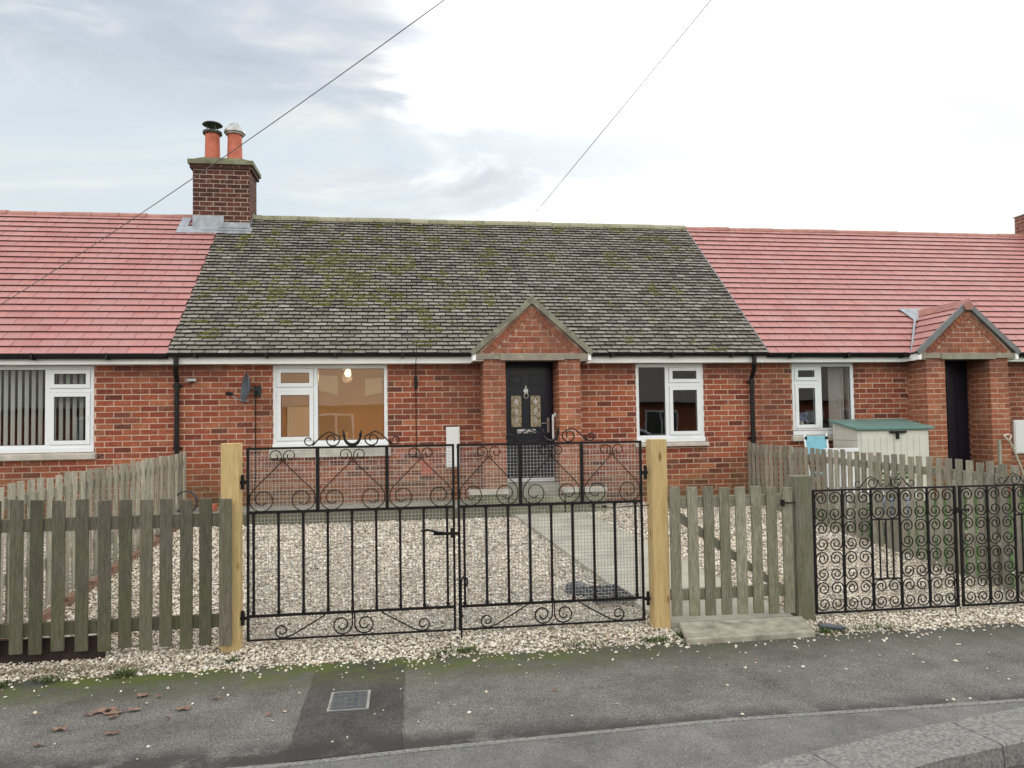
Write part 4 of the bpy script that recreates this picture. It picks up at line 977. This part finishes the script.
def cscroll(cx,cz,hw,hh,sg,r=.0042):
    """C scroll, back towards +sg side, both ends curling inwards"""
    R=hw/2*.98
    c1=(cx+sg*R*1.02,cz+hh-R); c2=(cx+sg*R*1.02,cz-hh+R)
    up=spiral(c1[0],c1[1],R,R*.22,0 if sg>0 else PI,(1.6 if sg>0 else -1.6),28); dn=spiral(c2[0],c2[1],R,R*.22,0 if sg>0 else PI,(-1.6 if sg>0 else 1.6),28)
    return dn[::-1]+up
def ornate(label,x0,x1,mirror):
    ZT,ZB=1.052,.075; t=thing('scroll_gate',label,'gate',((x0+x1)/2,YG,ZB),'ornate black scrollwork gates'); W=x1-x0
    s=MB(); w=.009
    for x in (x0+w,x1-w): s.box(x-w,x+w,YG-w,YG+w,ZB,ZT)
    s.box(x0+2*w,x1-2*w,YG-.008,YG+.008,ZT-.016,ZT); s.box(x0+2*w,x1-2*w,YG-.008,YG+.008,ZB,ZB+.016); s.build('frame','iron',t)
    bx=[x0+w+ (W-2*w)*k/5 for k in range(6)]
    for k in range(1,5): s=MB(); s.box(bx[k]-.007,bx[k]+.007,YG-.007,YG+.007,ZB+.016,ZT-.016); s.build('upright','iron',t)
    H=(ZT-ZB-.032)/4
    for k in range(5):
        a,b=bx[k]+.008,bx[k+1]-.008; m=(a+b)/2
        for j in range(4):
            if k==2 and j in (1,2): continue
            cz=ZB+.016+H*(j+.5)
            for sg in (-1,1):
                s=MB(); s.tube(cscroll(m,cz,(b-a)/2,H/2*.985,sg),.0052,5); s.build('scroll','iron',t)
        if k==2:
            for z in (ZB+.016+H,ZB+.016+3*H): s=MB(); s.box(a,b,YG-.006,YG+.006,z-.006,z+.006); s.build('crossbar','iron',t)
            for q in (-.25,0,.25): s=MB(); s.box(m+q*(b-a)-.005,m+q*(b-a)+.005,YG-.005,YG+.005,ZB+.022+H,ZB+.010+3*H); s.build('bar','iron',t)
    crest(t,(bx[2]+bx[3])/2,ZT,.27,.10,.0042,False)
    s=MB(); m=(bx[2]+bx[3])/2; s.tube(spiral(m,ZT+.058,.052,.052,PI*.95,.6,14),.004,5); s.build('crest_ring','iron',t)
    hx=x0 if mirror<0 else x1
    for z in (.90,.17): s=MB(); s.box(min(hx,hx+mirror*.03)+(.0005 if mirror>0 else 0),max(hx,hx+mirror*.03)-(.0005 if mirror<0 else 0),YG-.008,YG+.008,z-.011,z+.011); s.lathe(hx+mirror*.022,YG,[(.011,z-.035),(.011,z+.035)],8); s.build('hinge','iron',t)
    return t
n1=ornate('left leaf of the ornate scroll gates beside the old grey post',3.205,4.455,-1)
n2=ornate('right leaf of the ornate scroll gates at the right edge',4.485,5.735,1)
s=MB(); s.box(4.40,4.55,YG-.03,YG-.012,.85,.865); s.box(4.43,4.46,YG-.034,YG-.011,.835,.88); s.build('latch','iron',n1)
s=MB(); s.tube([(4.33,YG-.02,.33),(4.36,YG-.02,.345),(4.40,YG-.02,.34),(4.405,YG-.02,.30),(4.405,YG-.02,.0)],.006); s.build('drop_bolt','iron',n1)
post('gate_post','weathered grey post at the far end of the ornate scroll gates',5.765,5.90,5.60,5.73,1.165,'gatewood')

# ------------------------------------------------------------------ neighbour's garden things
t=thing('storage_box','cream plastic garden storage box with a dark teal lid','storage box',(7.15,10.5,.45))
bx0,bx1,by0,by1,bz0=6.53,7.66,10.22,10.86,.40
s=MB(); zt=1.445
s.prism([(by0,bz0),(by1,bz0),(by1,zt+.12),(by0,zt)],'x',bx0,bx1)
for k in range(7):  # horizontal weatherboards on the sides
    s.box(bx0-.010,bx0-.0005,by0+.03,by1-.02,bz0+.03+k*.145,bz0+.03+k*.145+.135)
s.build('body','cream',t,bevel=.004)
for a,b in ((bx0+.05,(bx0+bx1)/2-.004),((bx0+bx1)/2+.004,bx1-.05)):
    s=MB(); s.box(a,b,by0-.012,by0-.001,bz0+.04,zt-.02)
    n_=5; w_=(b-a-.02)/n_
    for k in range(n_): s.box(a+.01+k*w_,a+.01+(k+1)*w_-.012,by0-.018,by0-.0125,bz0+.08,zt-.10)
    s.build('door','cream',t,bevel=.002)
s=MB(); s.prism([(by0-.05,zt+.002),(by1+.03,zt+.125),(by1+.03,zt+.165),(by0+.1,zt+.062),(by0-.05,zt+.045)],'x',bx0-.05,bx1+.07); s.build('lid','teal',t,bevel=.008)
s=MB(); s.box(7.02,7.28,by0-.045,by0-.02,zt-.045,zt-.015); s.box(7.12,7.16,by0-.05,by0-.02,zt-.13,zt-.046); s.build('hasp','blackplastic',t)
t=thing('folding_chair','pale blue and white folding garden chair behind the right side fence','chair',(5.86,10.2,.45))
s=MB()
for x in (5.69,6.03): s.tube([(x,10.20,1.42),(x,10.12,.95),(x,9.95,.42)],.014,8); s.tube([(x,9.85,.86),(x,10.22,.44)],.014,8)
s.build('frame','whiteplastic',t)
s=MB(); s.add([(5.70,10.19,1.38),(6.02,10.19,1.38),(6.02,10.155,1.12),(5.70,10.155,1.12),(5.70,10.20,1.38),(6.02,10.20,1.38),(6.02,10.165,1.12),(5.70,10.165,1.12)],[(0,1,2,3),(4,7,6,5),(0,4,5,1),(1,5,6,2),(2,6,7,3),(3,7,4,0)][:]); s.build('backrest','blue',t)
s=MB(); s.box(5.70,6.02,9.82,10.13,.85,.87); s.build('seat','blue',t)
s=MB(); 
for x in (5.70,6.02): s.box(x-.018,x+.018,10.17,10.188,1.33,1.37)
s.build('clip','blackplastic',t)
t=thing('plastic_chair','white plastic garden chair partly hidden by the right side fence','chair',(5.75,9.0,.3))
s=MB()
for k in range(5): s.box(5.50+k*.09,5.55+k*.09,9.30,9.33,.72,1.18)
s.box(5.48,5.95,9.29,9.335,1.181,1.23); s.build('backrest','whiteplastic',t,bevel=.004)
s=MB(); s.box(5.48,5.95,8.88,9.30,.66,.70); s.build('seat','whiteplastic',t,bevel=.005)
for x in (5.50,5.90):
    for y in (8.90,9.26): s=MB(); s.box(x,x+.04,y,y+.04,.25,.66); s.build('leg','whiteplastic',t)
t=thing('plant_pot','leafy green plant in a pale blue pot behind the right side fence','plant pot',(5.62,8.2,.2))
s=MB(); s.lathe(5.66,8.2,[(.12,.22),(.18,.62),(.20,.64),(.20,.68),(.17,.68),(.16,.60)],20); s.build('pot','bluepot',t,smooth=True)
s=MB()
for _ in range(160):
    q=U(0,2*PI); r_=U(0,.19); x,y,z=5.66+r_*math.cos(q),8.2+r_*math.sin(q),U(.68,.98); L_=U(.03,.06); a=U(0,2*PI)
    s.add([(x,y,z),(x+L_*math.cos(a),y+L_*math.sin(a),z+L_*.4),(x+1.6*L_*math.cos(a),y+1.6*L_*math.sin(a),z),(x+L_*math.cos(a)+.02*math.sin(a),y+L_*math.sin(a)-.03*math.cos(a),z-.01)],[(0,1,2,3)])
s.build('foliage','leaf',t)
t=thing('garden_spade','garden spade with pale handle leaning on the brick wall at right','spade',(9.05,10.4,.45))
s=MB(); s.tube([(9.18,10.46,1.26),(9.21,10.42,1.16),(9.29,10.30,.70)],.016,8); s.build('shaft','oldwood2',t)
s=MB(); s.tube([(9.11,10.47,1.33),(9.18,10.46,1.345),(9.24,10.47,1.33),(9.185,10.46,1.24),(9.11,10.47,1.33)],.012,8); s.build('handle','cream',t)
s=MB(); s.prism([(9.21,.42),(9.37,.42),(9.38,.68),(9.22,.70)],'y',10.27,10.28); s.build('blade','dark_metal',t)
s=MB(); s.box(8.93,8.97,10.36,10.40,.40,1.27); tag(s.build('timber_stake','oldwood2',org=(8.95,10.38,.4)),'upright grey timber stake standing beside the spade handle','stake')
# main garden bits
s=MB(); s.box(-2.58,-2.43,10.35,10.55,.536,.62); tag(s.build('loose_brick','terracotta',org=(-2.5,10.45,.536),bevel=.006),'loose orange brick lying on the patio behind the left fence','brick')
s=MB(); 
for k in range(3): s.tube([(-2.80+.14*math.cos(a),10.40+k*.025,.66+.14*math.sin(a)) for a in [2*PI*i/24 for i in range(25)]],.009,6)
tag(s.build('hose_coil','plastic_grey',org=(-2.8,10.4,.54)),'grey coil of hose by the wall at the end of the left side fence','hose')
t=thing('plastic_grid','dark grey plastic drainage grid lying on the gravel behind the iron gate','drain grid',(1.72,6.3,.1))
s=MB(); R0=Vector((1.55,6.12,.125)); a=Vector((.36,.05,.0)); b_=Vector((-.06,.42,.03)); 
for k in range(6): s.fbox(R0+a*(k/5.2),a.normalized()*.014,b_,Vector((0,0,.03)))
for k in range(7): s.fbox(R0+b_*(k/6.2),a,b_.normalized()*.012,Vector((0,0,.026)))
s.build('grid','plastic_grey',t)
s=MB(); s.lathe(1.50,6.62,[(.10,.10),(.11,.12),(.09,.19),(.03,.21)],12); s.build('lump','plastic_grey',t)
s=MB(); s.prism([(3.10,5.40),(3.22,5.33),(3.28,5.35),(3.20,5.46),(3.12,5.48)],'z',.03,.055); tag(s.build('slate_piece','plastic_grey',org=(3.2,5.4,.03),bevel=.006),'broken dark slate lying on the gravel at the foot of the old grey post','slate')
# manhole cover
t=thing('manhole_cover','small rectangular metal access cover set in the dark pavement patch','manhole cover',(-.32,4.56,.017))
s=MB(); s.box(-.435,-.205,4.405,4.71,.0171,.0225); s.build('frame','alu',t)
s=MB(); s.box(-.420,-.220,4.42,4.695,.0226,.0255)
for k in range(7):
    for j in range(5): s.box(-.41+j*.038,-.41+j*.038+.026,4.435+k*.036,4.435+k*.036+.022,.0256,.0275)
s.build('cover','manhole',t)
# leaves on pavement
lf=[(-1.549,4.868,.05),(-1.706,4.642,.06),(-1.62,4.60,.07),(-1.52,4.63,.05),(-1.29,4.464,.02),(-1.819,4.408,.05),(-1.521,4.302,.05),(-1.242,4.60,.055),(-1.60,4.54,.04),(-1.66,4.66,.05),(-1.839,4.209,.04),(-1.1,4.74,.03),(-1.75,4.60,.04),(.877,4.516,.025),(-.75,4.42,.03),(-1.45,4.83,.03)]
for i,(x,y,sz) in enumerate(lf):
    s=MB(); a0=U(0,2*PI); ring=[]
    for k in range(11):
        q=2*PI*k/11; rr=sz*(1 if k%2 else .62)*U(.8,1.1); ring.append((x+rr*math.cos(q+a0),y+rr*.6*math.sin(q+a0),.018+U(.002,.014)))
    s.add([(x,y,.020)]+ring,[(0,1+k,1+(k+1)%11) for k in range(11)])
    tag(s.build('fallen_leaf','deadleaf',org=(x,y,.017)),'dead brown leaf lying flat on the grey pavement','leaf','fallen leaves on the pavement')

# ------------------------------------------------------------------ overhead wires
def wirething(pts,label,r=.008):
    s=MB(); s.tube(pts,r,5); return tag(s.build('overhead_wire','wiregrey',org=pts[0]),label,'wire')
def par(a,b,t0,t1,c,n=40):
    a,b=Vector(a),Vector(b); return [a+(b-a)*t-Vector((0,0,c*t*(1-t))) for t in [t0+(t1-t0)*i/n for i in range(n+1)]]
def sag(a,b,d,n=24):
    a,b=Vector(a),Vector(b); return [a+(b-a)*(i/n)-Vector((0,0,d*4*(i/n)*(1-i/n))) for i in range(n+1)]
W1a=Vector((-4.99,10.3,3.20)); W1b=Vector((.389,6.5,5.311))
dv=(W1b-W1a)
wirething(par(W1a,W1b,-.24,2.4,.25),'overhead telephone wire crossing in front of the chimney and left red roof',.0045)
W2a=Vector((2.371,14.0,5.42)); W2b=Vector((3.056,7.0,5.772)); dv=W2b-W2a
wirething(sag(W2a,W2b+dv*1.2,.0),'overhead telephone wire rising from the middle of the grey roof ridge',.0045)

# ------------------------------------------------------------------ across the street (seen mirrored in the windows)
def farhouse(x,lab):
    h=thing('brick_bungalow',lab,'house',(x,-13,0)); s=MB(); s.box(x-5,x+5,-19,-13,-.1,2.7,0); s.box(x-4.9,x+4.9,-12.998,-12.99,.0,2.65,1); s.build('wall',['mortar','brick'],h)
    s=MB(); s.prism([(-12.6,2.6),(-16,5.2),(-19.4,2.6)],'x',x-5.05,x+5.05); s.build('roof','tile',h)
    for wx in (-3,2.2):
        s=MB(); 
        s.box(x+wx-.8,x+wx+.8,-12.985,-12.93,1.0,2.2); w=s.build('window','upvc',h); WL[w.name]=WL[h.name]
        for k in (-1,1): s=MB(); s.box(x+wx+(-.72 if k<0 else .04),x+wx+(-.04 if k<0 else .72),-12.929,-12.92,1.08,2.12); s.build('pane','carglass',w)
    s=MB(); s.box(x-.45,x+.45,-12.985,-12.93,.05,2.1); s.build('door','upvc',h)
for x,l in [(10.05*k,w_+' bungalow of the row across the street, mirrored in the windows') for k,w_ in zip(range(-3,5),('leftmost','second','third','fourth','fifth','sixth','seventh','rightmost'))]: farhouse(x,l)
sheet('far_pavement',-60,60,-7.5,-4.2,10,2,lambda x,y:.0,'asphalt')
def car(x,y,mat,lab):
    t=thing('parked_car',lab,'car',(x,y,-.08))
    prof=[(-2.0,.25),(-2.02,.55),(-1.9,.78),(-1.1,.92),(-.5,1.38),(.75,1.42),(1.45,.98),(2.0,.90),(2.08,.5),(2.0,.22)]
    s=MB(); s.prism([(x+a,z) for a,z in prof],'y',y-.82,y+.82); s.build('body',mat,t,bevel=.07)
    s=MB(); s.prism([(x-.95,.95),(x-.45,1.31),(x+.70,1.35),(x+1.2,1.0)],'y',y-.83,y+.83); s.build('window','carglass',t)
    for a in (-1.3,1.3):
        for b in (-.84,.66):
            s=MB(); s.prism([(x+a+.31*math.cos(q),.23+.31*math.sin(q)) for q in [2*PI*i/18 for i in range(18)]],'y',y+b,y+b+.18); w=s.build('wheel','rubber',t)
car(1.6,-3.2,'carpaint','silver hatchback parked across the street'); car(7.2,-3.2,'carpaint','second silver hatchback parked across the street')

# ------------------------------------------------------------------ world, sun, camera
w=bpy.data.worlds.new('World'); S.world=w; w.use_nodes=True; nt=w.node_tree; nt.nodes.clear()
out=nt.nodes.new('ShaderNodeOutputWorld'); bg=nt.nodes.new('ShaderNodeBackground'); nt.links.new(bg.outputs[0],out.inputs[0])
sky=nt.nodes.new('ShaderNodeTexSky'); sky.sky_type='NISHITA'; sky.sun_disc=False; sky.sun_elevation=rad(27); sky.sun_rotation=rad(30)
tc=nt.nodes.new('ShaderNodeTexCoord'); D=tc.outputs['Generated']
sp=nt.nodes.new('ShaderNodeSeparateXYZ'); nt.links.new(D,sp.inputs[0])
zc=math_(nt,'ADD',math_(nt,'MAXIMUM',sp.outputs[2],0),.16)
cb=nt.nodes.new('ShaderNodeCombineXYZ'); nt.links.new(math_(nt,'DIVIDE',sp.outputs[0],zc),cb.inputs[0]); nt.links.new(math_(nt,'DIVIDE',sp.outputs[1],zc),cb.inputs[1])
mp=nt.nodes.new('ShaderNodeMapping'); nt.links.new(cb.outputs[0],mp.inputs[0]); mp.inputs['Rotation'].default_value=(0,0,rad(28)); mp.inputs['Scale'].default_value=(.75,1.5,1); mp.inputs['Location'].default_value=(.4,.9,0)
n1_=nt.nodes.new('ShaderNodeTexNoise'); nt.links.new(mp.outputs[0],n1_.inputs['Vector']); n1_.inputs['Scale'].default_value=1.9; n1_.inputs['Detail'].default_value=9; n1_.inputs['Roughness'].default_value=.58; n1_.inputs['Distortion'].default_value=.6
cr=ramp(nt,[(.37,(.47,.515,.575)),(.48,(.54,.59,.65)),(.56,(.68,.70,.72)),(.65,(.92,.88,.78))]); nt.links.new(n1_.outputs['Fac'],cr.inputs[0])
# thin bright haze low down
lo_=N(nt,'ShaderNodeMapRange'); nt.links.new(sp.outputs[2],lo_.inputs[0]); lo_.inputs[1].default_value=.34; lo_.inputs[2].default_value=.20
col=mixc(nt,math_(nt,'MULTIPLY',lo_.outputs[0],.62),cr.outputs[0],(.92,.885,.80))
# white glare of the veiled sun, upper right
sd=Vector((math.sin(rad(30))*math.cos(rad(27)),math.cos(rad(30))*math.cos(rad(27)),math.sin(rad(27))))
vm=nt.nodes.new('ShaderNodeVectorMath'); vm.operation='DOT_PRODUCT'; nt.links.new(D,vm.inputs[0]); vm.inputs[1].default_value=sd
gl=N(nt,'ShaderNodeMapRange'); gl.interpolation_type='SMOOTHERSTEP'; nt.links.new(math_(nt,'ADD',vm.outputs['Value'],math_(nt,'MULTIPLY',math_(nt,'SUBTRACT',n1_.outputs['Fac'],.5),.20)),gl.inputs[0]); gl.inputs[1].default_value=.875; gl.inputs[2].default_value=.95
lb=N(nt,'ShaderNodeMapRange'); lb.interpolation_type='SMOOTHSTEP'; nt.links.new(sp.outputs[2],lb.inputs[0]); lb.inputs[1].default_value=.42; lb.inputs[2].default_value=.34
n2_=nt.nodes.new('ShaderNodeTexNoise'); nt.links.new(mp.outputs[0],n2_.inputs['Vector']); n2_.inputs['Scale'].default_value=1.15; n2_.inputs['Detail'].default_value=8; n2_.inputs['Roughness'].default_value=.6
lr_=ramp(nt,[(.36,0.),(.52,1.)]); nt.links.new(n2_.outputs['Fac'],lr_.inputs[0])
lm=math_(nt,'MULTIPLY',lb.outputs[0],lr_.outputs[0])
col=mixc(nt,math_(nt,'MULTIPLY',lm,.8),col,(.63,.70,.74))
glf=math_(nt,'MULTIPLY',gl.outputs[0],math_(nt,'SUBTRACT',1,math_(nt,'MULTIPLY',lm,.85)))
col=mixc(nt,glf,col,(1.35,1.35,1.33))
col=mixc(nt,.90,mixc(nt,1,sky.outputs[0],(.10,.10,.10),'MULTIPLY'),col)
# sky boosted behind the viewer and overhead, out of frame, to brighten the facade
bh=N(nt,'ShaderNodeMapRange'); bh.interpolation_type='SMOOTHSTEP'; nt.links.new(math_(nt,'SUBTRACT',math_(nt,'MULTIPLY',sp.outputs[2],.6),sp.outputs[1]),bh.inputs[0]); bh.inputs[1].default_value=-.45; bh.inputs[2].default_value=.5; bh.inputs[3].default_value=1.0; bh.inputs[4].default_value=BACK if 'BACK' in globals() else 2.5
wf=N(nt,'ShaderNodeMapRange'); nt.links.new(bh.outputs[0],wf.inputs[0]); wf.inputs[1].default_value=1; wf.inputs[2].default_value=2.5
col=mixc(nt,wf.outputs[0],col,mixc(nt,1,col,(1.06,.98,.88),'MULTIPLY'))
mm=nt.nodes.new('ShaderNodeVectorMath'); mm.operation='SCALE'; nt.links.new(col,mm.inputs[0]); nt.links.new(bh.outputs[0],mm.inputs['Scale'])
nt.links.new(mm.outputs[0],bg.inputs[0]); bg.inputs[1].default_value=1.0
sl=bpy.data.lights.new('sun','SUN'); sl.energy=.5; sl.angle=rad(25); sl.color=(1,.96,.9); so=bpy.data.objects.new('sun',sl); C.objects.link(so)
so.rotation_euler=(-sd).to_track_quat('-Z','Y').to_euler(); so.location=(5,20,12)

f=760.; yaw=rad(8.2); p=rad(2.2); ro=rad(.85)
d=Vector((math.sin(yaw)*math.cos(p),math.cos(yaw)*math.cos(p),math.sin(p))); r0=Vector((math.cos(yaw),-math.sin(yaw),0)); u0=r0.cross(d)
rr=r0*math.cos(ro)-u0*math.sin(ro); uu=u0*math.cos(ro)+r0*math.sin(ro)
cam=bpy.data.cameras.new('camera'); co=bpy.data.objects.new('camera',cam); C.objects.link(co)
from mathutils import Matrix
co.matrix_world=Matrix(((rr.x,uu.x,-d.x,0),(rr.y,uu.y,-d.y,0),(rr.z,uu.z,-d.z,1.6),(0,0,0,1)))
cam.sensor_width=36; cam.sensor_fit='HORIZONTAL'; cam.lens=36*f/1024; cam.shift_y=11.8/1024; cam.clip_end=500; cam.clip_start=.05
S.camera=co
S.render.engine='CYCLES'; S.render.resolution_x=1024; S.render.resolution_y=768
S.view_settings.view_transform='Standard'; S.view_settings.look='None'; S.view_settings.exposure=.26; S.view_settings.gamma=1
S.cycles.max_bounces=8; S.cycles.transparent_max_bounces=12
